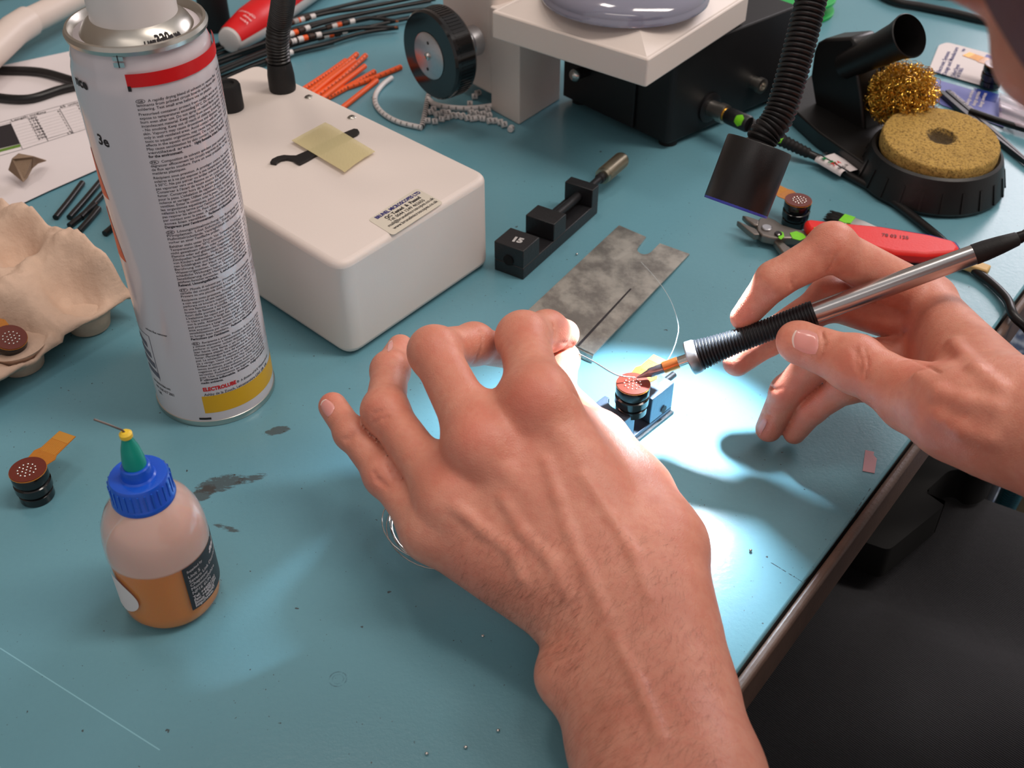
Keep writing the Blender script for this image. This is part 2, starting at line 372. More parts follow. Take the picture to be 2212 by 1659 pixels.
TXT = '''GB|A rapidly drying blend of solvents to remove flux
laminants from printed circuit boards and fluxes after
soldering.  Test small area before use on plastics.~
^Pressurised  container:  protect  from  sunlight  and  do  not
expose to temperatures exceeding 50°C. Do not pierce or
burn  even  after  use.   Do  not  spray  on  naked  flame  or  any
incandescent material.  Keep away from sources of ignition
- No smoking.  Keep out of reach of children.  Irritating to
skin.  Vapours may cause drowsiness and dizziness.  Use
only in well ventilated areas.  Avoid contact with skin.  Very
toxic to aquatic organisms, may cause long-term adverse
effects in the aquatic environment. Do not breathe spray.
May cause sensitisation by skin contact. Use only in well
ventilated areas. *Highly flammable. Irritant. Dangerous
*for the environment.~
FR|Composition de solvants spéciaux pour nettoyer et
dégraisser efficacement les circuits imprimés et les résidus
de flux après soudure.  Faire un essai préalable sur les
matières plastiques.~
^Récipient sous pression.  A protéger contre les rayons
solaires et à ne pas exposer à une température supérieure
à 50°C.  Ne pas percer ou brûler même après usage.  Ne
pas vaporiser vers une flamme ou un corps incandescent.
Conserver à l'écart de toute source d'ignition - Ne pas
fumer.  Conserver hors de la portée des enfants. Irritant
pour la peau. L'inhalation de vapeurs peut provoquer som-
nolence et vertiges. Utiliser seulement dans des zones bien
ventilées.  Eviter le contact avec la peau. Très toxique pour
les organismes aquatiques, peut entraîner des effets
néfastes à long terme pour l'environnement aquatique. Ne
pas respirer les aérosols. Peut entraîner une sensibilisation
par contact avec la peau.  A utiliser seulement dans des
zones bien ventilées. *Facilement inflammable. Irritant.
*Dangereux pour l'environnement.~
DE|  Lösungsmittelmischung  zur  Reinigung  von
Printplatten.    Löst    Schmutz,    Staub,    Fett    und
Flußmittelrückstände.  Verträglichkeit mit Kunststoffen
vorher an einer Testfläche prüfen.~
^Behälter steht unter Druck.  Vor Sonnenbestrahlung und
Temperaturen über 50°C schützen. Auch nach Gebrauch
nicht gewaltsam öffnen oder verbrennen. Nicht gegen
Flamme oder auf glühenden Gegenstand sprühen. Von
Zündquellen fernhalten - Nicht rauchen. Außer Reichweite
von Kindern aufbewahren.  Reizt die Haut.  Dämpfe kön-
nen Schläfrigkeit und Benommenheit verursachen. Die
Berührung mit der Haut vermeiden.  Sehr giftig für
Wasserorganismen, kann in Gewässern längerfristig
schädliche Wirkungen haben. Aerosol nicht einatmen.
Sensibilisierung durch Hautkontakt möglich. Nur in gut
gelüfteten Bereichen verwenden. *Leichtentzündlich.
*Reizend. Umweltgefährlich.~
IT|Miscela di solventi per rimuovere i contaminanti dalle
cartelle dei circuiti stampati e i residui dopo la saldatura.
Provare su una piccola zona prima di usarlo sulla plastica.
^Recipiente sotto pressione. Proteggere contro i raggi solari
e non esporre ad una temperatura superiore a 50°C. Non
perforare né bruciare neppure dopo l'uso. Non vaporizzare
su una fiamma o su un corpo incandescente. Conservare
lontano da fiamme e scintille - Non fumare.  Conservare
fuori dalla portata dei bambini.  Irritante per la pelle.
L'inalazione dei vapori può provocare sonnolenza e vertigi-
ni. Usare soltanto in luogo ben ventilato. Evitare il contatto
con la pelle. Altamente tossico per gli organismi acquatici,
può provocare a lungo termine effetti negativi per l'ambi-
ente acquatico.  Non respirare i aerosoli.  Può provocare
sensibilizzazione per contatto con la pelle. Usare soltanto
in luogo ben ventilato. *Facilmente infiammabile. Irritante.
*Pericoloso per l'ambiente.~
ES|Recipiente a presión. Protéjase de los rayos solares
y evítese exponerlo a temperaturas superiores a 50°C. No
perforar ni quemar, incluso después de usado. No vapor-
izar hacia una llama o un cuerpo incandescente.
Manténgase alejado de cualquier fuente de ignición - No
fumar. Manténgase fuera del alcance de los niños. Irrita la
piel. La inhalación de vapores puede provocar somnolen-
cia y vértigo. Usese únicamente en lugares bien ventilados.
Evítese el contacto con la piel. Muy tóxico para los organ-
ismos acuáticos, puede provocar a largo plazo efectos
negativos en el medio ambiente acuático. No respirar los
aerosoles. Posibilidad de sensibilización en contacto con la
piel. Use únicamente en lugares bien ventilados.
*Fácilmente inflamable.  Irritante.  Peligroso para el
*medio ambiente.~'''.split('\n')
blanks = sum(('|' in l) + 0.45 * l.startswith('^') for l in TXT)
pitch = (ZT - ZB) / (len(TXT) + blanks * .55)
m = MB(); z = ZT; CW = CR * 1.33; sz = pitch * .98
for l in TXT:
    if '|' in l: z -= pitch * .55
    if l.startswith('^'): z -= pitch * .25; l = l[1:]
    x = 0.0
    if '|' in l:
        tagt, l = l.split('|'); wrap(m, text(tagt, sz * .85, .02, width=.0019), LA + .065 + .0006 / CR, z)
        ring = [(.0016 + .0017 * math.cos(q), .00045 + .00085 * math.sin(q)) for q in np.linspace(0, 2 * PI, 21)[:-1]]; rin = [(.0016 + (a - .0016) * .88, .00045 + (b - .00045) * .8) for a, b in ring]
        wrap(m, (ring + rin, [(i, (i + 1) % 20, 20 + (i + 1) % 20, 20 + i) for i in range(20)]), LA + .065, z); x = .0042
    full = not l.endswith('~'); l = l.rstrip('~')
    if '*' in l:
        a, b = l.split('*')
        if a:
            wrap(m, text(a.strip(), sz, .012, width=CW * .47), LA + .065, z); wrap(m, text(b.strip(), sz, .035, width=CW * .50), LA + .065 + CW * .5 / CR, z)
        else:
            wrap(m, text(b.strip(), sz, .035, width=(CW if full else CW * min(.6, len(b) / 56))), LA + .065, z)
    else:
        l = ' '.join(l.split()); wrap(m, text(l, sz, .012, width=(CW - x) if full else (CW - x) * min(1, len(l) / 57)), LA + .065 + x / CR, z)
    z -= pitch
z = ZT; k = 0                                                     # second column, seen at a slant on the right
WORDS = 'Neem het product uit de zon niet boven 50°C en niet doorboren verbranden na gebruik vlam buiten bereik kinderen huid dampen slaperigheid'.split()
while z > .064:
    if k % 14 != 13: wrap(m, text(' '.join(WORDS[(k * 3 + j) % len(WORDS)] for j in range(5)), sz, .012, width=.0125), LA + .065 + 1.40, z)
    z -= pitch; k += 1
obj('small_print', m, mat('small_print_ink', (64, 58, 64), .5, var=.05), can, smooth=0)
m = MB(); wrap(m, text('ELECTROLUBE', .0028, .05, width=.0148), LA + .07, zs(846, LA)); obj('maker_lettering', m, M_RED, can, smooth=0)
m = MB(); wrap(m, text('®  A division of H K Wentworth Ltd', .0019, .01, width=.0225), LA + .07 + .0151 / CR, zs(846, LA)); wrap(m, text('Ashby de la Zouch, Leicestershire LE65 1JR  UK', .0020, .01, width=.0350), LA + .07, zs(856, LA))
obj('address_print', m, M_INK, can, smooth=0); m = MB(); wrap(m, text('nce', .0055, .04), -1.22, .160); wrap(m, text('3e', .006, .03), -1.00, .138); wrap(m, text('solvent flux remover', .0017, .01, width=.012), -1.05, .05)
obj('front_panel_print', m, M_INK, can, smooth=0, kind='stuff'); m = MB()
for k, s in enumerate(('www.electrolube.com', '+44 1530 417 2001', 'UK')): wrap(m, text(s, .0022, .01, width=.0125 if k < 2 else .003), -1.28 + .05 * k, .0185 - .0030 * k)
obj('contact_print', m, M_INK, can, smooth=0)
m = MB()
for z0, z1, a, b in ((.112, .132, -1.44, -1.14), (.083, .106, -1.44, -1.12)):
    m.grid(lambda q, p, z0=z0, z1=z1, a=a, b=b: ((CR + .0001) * math.cos(a + (b - a) * q * (1 - .8 * p)), (CR + .0001) * math.sin(a + (b - a) * q * (1 - .8 * p)), z0 + (z1 - z0) * p), 6, 6)
obj('orange_motif', m, mat('orange_print', (228, 84, 40), .4), can)
m = MB()
for k in range(4): m.grid(lambda q, p, k=k: ((CR + .0001) * math.cos(-1.5 + .34 * q + .05 * k), (CR + .0001) * math.sin(-1.5 + .34 * q + .05 * k), .0245 + .0052 * (3 - k) + .0030 * p - .0018 * q), 8, 1)
for q0, q1, z0, z1 in ((-1.45, -1.02, .0462, .0465), (-1.030, -1.018, .0215, .0465)): m.grid(lambda q, p: ((CR + .0001) * math.cos(q0 + (q1 - q0) * q), (CR + .0001) * math.sin(q0 + (q1 - q0) * q), z0 + (z1 - z0) * p), 6, 4)
obj('emblem_bars', m, mat('emblem_grey', (96, 90, 104), .4), can)
m = MB()
for k, (s, rad) in enumerate((('330', .0200), ('USE BY 05/09', .0222))):
    vs, fs = text(s, .0036, .05, width=.006 if k == 0 else .0165); vs = np.array(vs)
    vs = [(x - (.003 if k == 0 else .008), y) for x, y in vs]
    def dome(x, y):
        a = .42 + x / rad; r_ = rad - y; zz = np.interp(r_, [.0161, .0191, .0211], [CH + .0052, CH + .0026, CH - .0008]) + .00025
        return (r_ * math.cos(a), r_ * math.sin(a), zz)
    m.add([dome(x, y + (0.0 if k else -.0012)) for x, y in vs], fs)
obj('dome_print', m, M_INK, can, smooth=0)

# ================================================================ flux bottle
FB = P(377, 1290); fr = .0186; fang = math.atan2(-FB[1], -FB[0])
z_capb, z_capt = .0552, .0662
bot = thing('flux_bottle', 'clear plastic dropper bottle half full of amber liquid, blue cap and needle', 'bottle', (FB[0], FB[1], 0), fang)
prof = [(.0001, .0006), (fr * .72, .0004), (fr * .9, .0016), (fr * .985, .0042), (fr, .008), (fr, .034), (fr * .985, .0398), (fr * .93, .0453), (fr * .80, .0507), (fr * .63, .0545), (.0100, .0564), (.0090, .061)]
m = MB(); m.lathe(prof, 64, cap=False)
n = NT('translucent_bottle'); n.b.inputs['Base Color'].default_value = (*lin((226, 192, 182)), 1); n.b.inputs['Roughness'].default_value = .16
xyz = n.new('ShaderNodeSeparateXYZ'); n.put(xyz.inputs[0], n.coord()); n.put(n.b.inputs['Alpha'], n.math('MULTIPLY_ADD', n.ramp(xyz.outputs[2], .0318, .0332), .68, .10)); n.b.inputs['Subsurface Weight'].default_value = .3; n.b.inputs['Subsurface Scale'].default_value = .01; n.b.inputs['Coat Weight'].default_value = 1.0; n.b.inputs['Coat Roughness'].default_value = .05
obj('bottle_wall', m, n.m, bot, smooth=60)
lz_ = .0330
m = MB(); li = [(max(.0001, r - .0007), z + (.0008 if i < 2 else 0)) for i, (r, z) in enumerate(prof[:5])] + [(fr - .0007, lz_), (fr - .0012, lz_ - .0003), (.0001, lz_ - .0003)]
m.lathe(li, 64)
n = NT('amber_flux'); n.b.inputs['Base Color'].default_value = (*lin((222, 132, 20)), 1); n.b.inputs['Roughness'].default_value = .2
n.b.inputs['Subsurface Weight'].default_value = .8; n.b.inputs['Subsurface Radius'].default_value = (1, .45, .1); n.b.inputs['Subsurface Scale'].default_value = .008
obj('liquid', m, n.m, bot, smooth=50)
m = MB(); nn = 60
m.lathe([(.0086, z_capb), (.0109, z_capb), (.0112, z_capb + .0008), (.0110, z_capb + .0022), (.0106, z_capb + .0028), (.0104, z_capt - .0012), (.0098, z_capt - .0002), (.0088, z_capt), (.0062, z_capt - .0004), (.0056, z_capt + .0002), (.0050, z_capt + .0042), (.0046, z_capt + .0046), (.0030, z_capt + .0046)], nn, cap=False)
obj('cap', m, mat('blue_cap', (26, 88, 205), .28, var=.05, sss=.25, coat=.3), bot)
m = MB()
for k in range(28):
    a = 2 * PI * k / 28; m.box((.01055 * math.cos(a), .01055 * math.sin(a), (z_capb + z_capt) / 2), (.0005, .0005, .008), axes((0, 0, 1), (math.cos(a), math.sin(a), 0)))
obj('cap_ribs', m, MATS['blue_cap'], bot)
m = MB(); m.lathe([(.0040, z_capt + .004), (.0039, z_capt + .0075), (.0031, z_capt + .0125), (.0019, z_capt + .0165), (.0019, z_capt + .0175)], 28)
obj('needle_hub', m, mat('teal_hub', (22, 150, 132), .3, var=.05, sss=.2), bot)
m = MB(); m.lathe([(.0019, z_capt + .0172), (.0022, z_capt + .0176), (.0022, z_capt + .0190), (.0014, z_capt + .0198), (.0004, z_capt + .0198)], 24); obj('needle_collar', m, mat('yellow_plastic', (238, 200, 60), .4), bot)
tipz = z_capt + .0192; hubw = np.array([FB[0], FB[1], tipz]); ntip = P(203, 906, .0935)
m = MB(); m.tube([hubw, hubw * .9 + ntip * .1 + [0, 0, .0008], hubw * .5 + ntip * .5 + [0, 0, .0006], ntip], .00038, 10); obj('needle', m, mat('needle_steel', (130, 118, 112), .35, metal=1), bot, world=True)
def onb(mb, tf, a0, z0, r=fr + .0001):
    vs, fs = tf; mb.add([(r * math.cos(a0 + x / fr), r * math.sin(a0 + x / fr), z0 + y) for x, y in vs], fs)
m = MB(); a0, a1 = .26, 1.75
m.grid(lambda a, b: ((fr + .00006) * math.cos(a0 + (a1 - a0) * a), (fr + .00006) * math.sin(a0 + (a1 - a0) * a), .0098 + .0225 * b), 30, 1)
obj('black_label', m, mat('label_black', (44, 38, 42), .4), bot)
m = MB()
rows = [('Supplied by', .0016, .0262, 0), ('Unit 5', .0022, .0232, 0), ('Severn Link Distribution', .0021, .0210, 0), ('Chepstow', .0021, .0189, 0), ('Monmouthshire', .0021, .0168, 0), ('NP16 6UN', .0021, .0147, 0), ('Tel: +44(0)1291', .0019, .0124, .03), ('Fax: +44(0)1291', .0019, .0108, .03), ('Email: sales@', .0019, .0092, .03), ('http://www.', .0019, .0077, .03)]
for s, q, z, b in rows: onb(m, text(s, q, .01 + b), a0 + .08, z + .0030, fr + .00016)
onb(m, text('sol', .0046, .05, shear=.3), a0 + .75, .0278, fr + .00016)
obj('label_print', m, mat('label_white', (206, 196, 198), .5), bot, smooth=0)
m = MB(); m.grid(lambda a, b: ((fr + .00008) * math.cos(-1.45 + .72 * a * math.sin(PI * min(1, max(.02, .06 + .88 * b))) ** .5), (fr + .00008) * math.sin(-1.45 + .72 * a * math.sin(PI * min(1, max(.02, .06 + .88 * b))) ** .5), .0098 + .0170 * b), 10, 14)
obj('white_sticker', m, M_PAPER, bot)

# ================================================================ lens modules (black ringed barrel, amber flex ribbon, ring of pads)
M_FLEX = mat('amber_flex', (186, 116, 34), .28, var=.12, vs=500, coat=.4)
M_FLEXT = mat('flex_traces', (222, 160, 70), .3, metal=.4, var=.1)
M_CUP = mat('copper_board', (104, 34, 20), .32, var=.12, vs=400, coat=.5)
M_GLOSSB = mat('gloss_black', (16, 15, 17), .16, var=.2, coat=.4)
def flex_poly(R0, L, wd):
    """outline of the ribbon: a disc that steps out to a straight tail along +x"""
    pts = [(R0 * math.cos(a), R0 * math.sin(a)) for a in np.linspace(R(42), R(318), 22)]
    return pts + [(R0 * 1.25, -R0 * .80), (R0 * 1.55, -wd * .55), (R0 + L, -wd * .5), (R0 + L, wd * .5), (R0 * 1.7, wd * .5), (R0 * 1.35, R0 * .76)]
def lens_module(label, loc, rotz, tail, tilt=0, sc=1.0, pads=True):
    t = thing('lens_module', label, 'lens module', loc, rotz)
    R0 = .0076 * sc; hb = .0150 * sc; A = axes((math.sin(tilt), 0, math.cos(tilt)), (math.cos(tilt), 0, -math.sin(tilt)))
    b = R0 / .0056; g = hb / .0108
    m = MB(); m.lathe([(r * b, z * g) for r, z in ((.0048, 0), (.0052, .0004), (.0052, .0028), (.0047, .0031), (.0047, .0038), (.0056, .0042), (.0056, .0066), (.0049, .0070), (.0049, .0076), (.0055, .008), (.0055, .0102), (.0052, .0108))], 40, A=A); obj('barrel', m, M_GLOSSB, t)
    m = MB(); m.prism(flex_poly(R0, tail, .0088), hb + .0002, hb + .0005, A=A); obj('flex_ribbon', m, M_FLEX, t, smooth=0)
    m = MB(); m.prism([(R0 * .97 * math.cos(a), R0 * .97 * math.sin(a)) for a in np.linspace(0, 2 * PI, 37)[:-1]], hb + .0005, hb + .0009, A=A); obj('board', m, M_CUP, t, smooth=0)
    m = MB()
    for k in range(11): y = (k - 5) * .00074; m.prism([(R0 * 1.5, y - .00016), (R0 + tail * .68, y - .00016), (R0 + tail * .68, y + .00016), (R0 * 1.5, y + .00016)], hb + .0005, hb + .00056, A=A)
    m.prism([(R0 + tail * .70, -.0042), (R0 + tail * .99, -.0042), (R0 + tail * .99, .0042), (R0 + tail * .70, .0042)], hb + .0005, hb + .00055, A=A)
    obj('traces', m, M_FLEXT, t, smooth=0, kind='stuff')
    proto = None
    for rr, k in ((0, 1), (.0018 * sc, 6), (.0036 * sc, 12)):
        for j in range(k):
            a = 2 * PI * j / max(1, k) + rr * 300; c = A @ np.array([rr * math.cos(a) - .0006, rr * math.sin(a), 0])
            if proto is None:
                m = MB(); m.ball(A @ np.array([0, 0, hb + .0010]), (.00048, .00048, .00036), 8, 5); proto = obj('solder_pad', m, M_CHROME, t); proto.location = tuple(c)
            else:
                q = proto.copy(); COL.objects.link(q); q.location = tuple(c); ROOT[q.name] = ROOT[t.name]
    return t
q = P(82, 1072); d = P(150, 940, .015) - P(68, 1015, .015)
lens_module('lens module with amber flex standing on the mat left of the flux bottle', (q[0], q[1], 0), math.atan2(d[1], d[0]), .0165)
# ================================================================ light source box with two gooseneck arms
BA, BB = P(757, 780), P(1062, 570); BZ = zat(757, 780, 578); BV = P(560, 131, BZ) - P(1062, 372, BZ); BV[2] = 0
def top(u, v, dz=0.0): return P(u, v, BZ + dz)
lb = thing('gooseneck_light', 'white metal light source box with black gooseneck arms, right of the aerosol can', 'lamp', (BA[0], BA[1], 0))
def rpoly(pts, r, n=6):
    out = []; k = len(pts)
    for i in range(k):
        p = np.array(pts[i][:2]); a = nrm(np.array(pts[i - 1][:2]) - p); b = nrm(np.array(pts[(i + 1) % k][:2]) - p)
        for j in range(n + 1):
            t = j / n; out.append(tuple((1 - t) ** 2 * (p + a * r) + 2 * t * (1 - t) * p + t * t * (p + b * r)))
    return out
m = MB(); m.prism(rpoly([BA, BB, BB + BV, BA + BV], .009), .0015, BZ)
obj('housing', m, M_WHITE, lb, world=True, bevel=.0032, seg=4, smooth=50)
for k, c in enumerate((BA + (BB - BA) * .12 + BV * .08, BB + (BA - BB) * .12 + BV * .08, BA + (BB - BA) * .12 + BV * .9, BB + (BA - BB) * .12 + BV * .9)):
    m = MB(); m.lathe([(.004, 0), (.004, .002)], 16, o=c); obj('rubber_foot', m, M_RUBBER, lb, world=True)
def screw(c, par):
    m = MB(); m.lathe([(.0024, 0), (.0024, .0003), (.0016, .0009), (.0001, .0011)], 20, o=c); o = obj('screw', m, M_TIN, par, world=True)
    m = MB(); m.box(c + [0, 0, .00095], (.0024, .0004, .0003)); m.box(c + [0, 0, .00095], (.0004, .0024, .0003)); obj('screw_slot', m, M_INK, o, world=True)
screw(top(667, 210), lb); screw(top(760, 254), lb)
def collar(c, par, r=.0074, h=.0165):
    m = MB(); m.lathe([(r, 0), (r * 1.04, .0015), (r * 1.03, h * .55), (r * .93, h * .93), (r * .88, h), (r * .6, h)], 36, o=c); return obj('arm_collar', m, M_RUBBER, par, world=True)
def gooseneck(path, par, r=.0061, pitch=.0021):
    pts = [np.array(q) for q in path]; L = [0]
    for a, b in zip(pts, pts[1:]): L.append(L[-1] + np.linalg.norm(b - a))
    n = int(L[-1] / pitch); ss = np.linspace(0, L[-1], n * 4 + 1)
    xyz = np.stack([np.interp(ss, L, [p[k] for p in pts]) for k in range(3)], 1)
    rr = [r * (1.0 if i % 4 in (1, 2) else (.94 if i % 4 == 3 else .84)) for i in range(len(ss))]
    m = MB(); m.tube(xyz, rr, 24); return obj('gooseneck_arm', m, M_SATIN, par, world=True, smooth=20)
def lamp_head(bot, tp, par, r):
    d = np.array(tp) - np.array(bot); L = np.linalg.norm(d); A = axes(d)
    m = MB(); m.lathe([(r * .80, 0), (r * .97, 0), (r, .0006), (r, L - .0006), (r * .98, L), (.006, L), (.006, L - .002)], 56, o=bot, A=A); o = obj('lamp_head', m, M_SATIN, par, world=True)
    m = MB(); m.lathe([(r * .80, .001), (r * .45, .012), (.0001, .014)], 40, o=bot, A=A, cap=False); obj('reflector', m, M_CHROME, o, world=True)
    m = MB(); m.lathe([(r * .99, -.0004), (r * 1.0, .0006), (r * .86, .0006), (r * .86, -.0004)], 40, o=bot, A=A, cap=False); obj('rim_ring', m, mat('blue_ring', (60, 70, 170), .3), o, world=True)
    return A
c1 = top(611, 193); collar(c1, lb)
HB, HT = V(1589, 447, .468), V(1641, 312, .4625); HR = .0138
A_H = lamp_head(HB, HT, lb, HR); up = nrm(HT - HB)
p_in = V(1690, 230, .461) ; p_top = V(1752, 0, .458); p_out = V(1775, -140, .458)
arm = spline([c1 + [0, 0, .008], c1 + [.001, 0, .03], V(612, 0, np.dot(c1 - [0, 0, H], _F) - .045), V(640, -230, .50), V(900, -620, .47), V(1350, -640, .46), V(1690, -400, .458), p_out, p_top, p_in, HT + up * .002 + (p_in - HT) * .1, HT + (HT - p_in) * 0 - up * .001], 14)
gooseneck(arm, lb, .0066)
c2 = top(499, 234)
m = MB(); m.lathe([(.0072, 0), (.0074, .0012), (.0072, .0135), (.0064, .0150), (.0040, .0152), (.0034, .0140), (.0001, .0140)], 36, o=c2); obj('dimmer_knob', m, M_RUBBER, lb, world=True)
q = P(468, 62); m = MB(); m.lathe([(.0075, 0), (.0102, .0008), (.0112, .003), (.0112, .055), (.0100, .058), (.0001, .058)], 40)
tag(obj('black_pot', m, M_RUBBER, loc=(q[0], q[1], 0)), 'plain black round pot standing just behind the aerosol can', 'pot')
sl = bpy.data.lights.new('gooseneck_spot', 'SPOT'); sl.energy = 5.5; sl.color = (.74, .88, 1.0); sl.spot_size = R(90); sl.spot_blend = .55; sl.shadow_soft_size = .005
so = bpy.data.objects.new('gooseneck_spot', sl); COL.objects.link(so); so.location = tuple(HB - up * .0006); so.rotation_euler = Vector(tuple(-up)).to_track_quat('-Z', 'Y').to_euler()
# sticker on the box
ex = nrm(top(909, 416) - top(816, 473)); ey = np.cross([0, 0, 1], ex)
sx = lambda u, v: ((top(u, v) - top(816, 473)) @ ex, (top(u, v) - top(816, 473)) @ ey)
m = MB(); m.prism(rpoly([(*sx(795, 475), 0), (*sx(849, 509), 0), (*sx(958, 438), 0), (*sx(900, 407), 0)], .0022), 0, .00012, o=top(816, 473, .00005), A=np.stack([ex, ey, [0, 0, 1.0]], 1))
st = obj('maker_sticker', m, mat('clear_label', (212, 204, 188), .3, var=.01), lb, world=True, smooth=0)
m = MB(); m2 = MB()
for i, (s, a, b, sz, bo) in enumerate((('BRUNEL MICROSCOPES LTD', (816, 474), (910, 417), .0034, .035), ('QC Tested  &  Passed', (836, 474), (910, 428), .0032, .03), ('Tel: 0044 1249 462655', (844, 479), (919, 434), .0030, .008), ('mail@brunelmicroscopes.co.uk', (842, 491), (939, 430), .0030, .008), ('www.brunelmicroscopes.co.uk', (853, 496), (947, 436), .0030, .008))):
    lay(m2 if i == 0 else m, text(s, sz, bo, width=float(np.linalg.norm(top(*b) - top(*a)))), top(*a), nrm(top(*b) - top(*a)), np.cross([0, 0, 1], nrm(top(*b) - top(*a))), .0003)
obj('sticker_text', m, M_INK, st, world=True, smooth=0); obj('sticker_heading', m2, mat('blue_ink', (44, 44, 116), .5), st, world=True, smooth=0)
# hook spanner held down by masking tape
poly = [(765, 283), (773, 284), (777, 290), (773, 294), (683, 340), (664, 351), (648, 359), (641, 356), (632, 350), (620, 348), (608, 350), (601, 354), (597, 358), (584, 356), (588, 349), (600, 343), (614, 340), (628, 341), (640, 341), (668, 329), (745, 291)]
o = top(690, 330); m = MB(); m.prism([tuple((top(*q) - o)[:2]) for q in poly], .0002, .0016)
tag(obj('hook_spanner', m, mat('black_steel', (26, 23, 23), .45, var=.15), loc=tuple(o), smooth=0, bevel=.0002), 'small black hook spanner taped to the top of the white light box', 'spanner')
tz = .0021
tp_ = [(631, 310), (660, 294), (703, 271), (716, 277), (811, 334), (790, 346), (768, 361), (745, 379), (738, 374)]
m = MB(); o2 = top(720, 320, .0)
m.prism([tuple((top(*q) - o2)[:2]) for q in tp_], .0017, .0019)
n = NT('masking_tape'); n.b.inputs['Base Color'].default_value = (*lin((222, 208, 158)), 1); n.b.inputs['Alpha'].default_value = .58; n.b.inputs['Roughness'].default_value = .6
n.bump(n.noise(n.mapping(n.coord(), (900, 250, 1)), 1, 3), .3, .0004)
tag(obj('masking_tape', m, n.m, loc=tuple(o2), smooth=0), 'piece of cream masking tape with a torn jagged end over the black spanner', 'tape')

# ================================================================ egg carton
corner = P(293, 632, .016); d1 = nrm((P(64, 766, .016) - corner) * [1, 1, 0]); d2 = np.array([d1[1], -d1[0], 0])
if d2[1] < 0: d2 = -d2
A_E = np.stack([d1, d2, [0, 0, 1.0]], 1)
eggrot = math.atan2(d1[1], d1[0])
egg = thing('egg_carton', 'torn grey moulded pulp egg carton at the left edge, left of the aerosol can', 'egg carton', (corner[0], corner[1], 0))
from mathutils import noise as mnoise
PX, PY = .039, .041
def sst(x, a, b): t = min(1, max(0, (x - a) / (b - a))); return t * t * (3 - 2 * t)
def egg_z(a, b):
    z = .0185 + .0205 * sst(b, .001, .010 + .028 * sst(a, .004, .028)) * (1 - .42 * sst(a, .004, .05)) - .004 * sst(a, .05, .1)
    for i in range(3):
        for j in range(5):
            da, db = a - (.022 + PX * i), b - (.017 + PY * j); deep = .0150 + .004 * (i == 1 and j == 0); g = math.exp(-((da * da + db * db * .9) / (.0122 ** 2)) ** 1.5); z -= deep * g * (1 if j else .75)
            pa_, pb_ = a - (.006 + PX * i), b - (.030 + PY * j); d2_ = pa_ * pa_ + pb_ * pb_; z += .0065 * min(.8, 1.3 * math.exp(-d2_ / (.0085 ** 2)))
    z += .0022 * mnoise.noise(Vector((a * 110, b * 110, 1))) + .0013 * mnoise.noise(Vector((a * 300, b * 300, 4)))
    return z
NA, NB = 84, 130
def egg_pt(s, t):
    a, b = .128 * s, .205 * t
    edge = sst(a, 0, .0045) * sst(b, 0, .003)
    z = egg_z(a, b) * edge + (1 - edge) * (.0155 + .0006 * mnoise.noise(Vector((a * 300, b * 300, 9))))
    if a > .020 + PX * .60 and b < .018: z -= .0030 * max(0, 1 - b / .018)
    return corner * [1, 1, 0] + d1 * a + d2 * b + [0, 0, z]
m = MB(); m.grid(lambda s, t: egg_pt(s, t), NA, NB); m.f = [f[::-1] for f in m.f] if np.cross(d1, d2)[2] < 0 else m.f
PULP = mat('grey_pulp', (210, 180, 158), .95, var=.10, vs=140, bs=260, bstr=1.0)
o = obj('tray', m, PULP, egg, world=True, smooth=180); q = o.modifiers.new('thickness', 'SOLIDIFY'); q.thickness = .0022; q.offset = -1
for i in range(3):
    for j in range(5):
        c = corner * [1, 1, 0] + d1 * (.020 + PX * i) + d2 * (.0155 + PY * j)
        m = MB(); m.lathe([(.0080, 0), (.0100, .0012), (.0118, .010), (.0150, .0150), (.0135, .0152)], 28, o=c, cap=True); obj('cup', m, PULP, egg, world=True, smooth=60)
f0 = P(20, 352, .020)
m = MB(); fl = [(18, 366), (26, 342), (40, 331), (72, 337), (100, 346), (82, 352), (70, 362), (58, 384), (50, 392)]
vs = [P(u, v, .006 + .010 * (k in (1, 2, 3))) for k, (u, v) in enumerate(fl)]; m.add(vs, [tuple(range(len(vs)))])
obj('torn_flap', m, mat('torn_pulp', (140, 118, 98), .95, var=.12, vs=200, bs=400, bstr=.8), egg, world=True, smooth=0, solid=.002)
q = corner * [1, 1, 0] + d1 * (.020 + PX * 1) + d2 * .021
q = P(14, 748, .014); d = np.array([-.9, .5, 0])
lens_module('lens module with dark red board sitting in a cup of the egg carton', (q[0], q[1], .0066), math.atan2(d[1], d[0]), .010, tilt=-.35, sc=1.0)

# ================================================================ printed sheet, loose wires, cables on the left
def flat(mb, pts, z0, z1): mb.prism([tuple(P(u, v, z0)[:2]) for u, v in pts], z0, z1)
sheet = thing('printed_sheet', 'white printed sheet with a table of numbers under the egg carton and can', 'paper', tuple(P(110, 290)))
m = MB(); flat(m, [(-90, 162), (270, 86), (306, 322), (225, 360), (105, 413), (-90, 505)], .0012, .0014); obj('page', m, M_PAPER, sheet, world=True, smooth=0)
def stroke(mb, p, q, w, z):
    a, b = P(*p, z), P(*q, z); t = nrm(b - a); s = np.cross([0, 0, 1], t) * w / 2
    mb.add([a - s, b - s, b + s, a + s], [(0, 1, 2, 3)])
def cell(x, y): return (x / 9.217, 160 + y / 9.217)
m = MB(); zz = .00146
for a, b, wd in (((-60, 980), (1640, 510), .0005), ((-60, 1030), (1665, 572), .0003), ((-60, 1640), (450, 1500), .0005), ((450, 1500), (1850, 1050), .0005), ((1640, 510), (1850, 1050), .0005), ((200, 950), (450, 1500), .0003), ((700, 870), (960, 1340), .0004), ((1180, 690), (1465, 1185), .0004), ((940, 1290), (1430, 1140), .0004)): stroke(m, cell(*a), cell(*b), wd, zz)
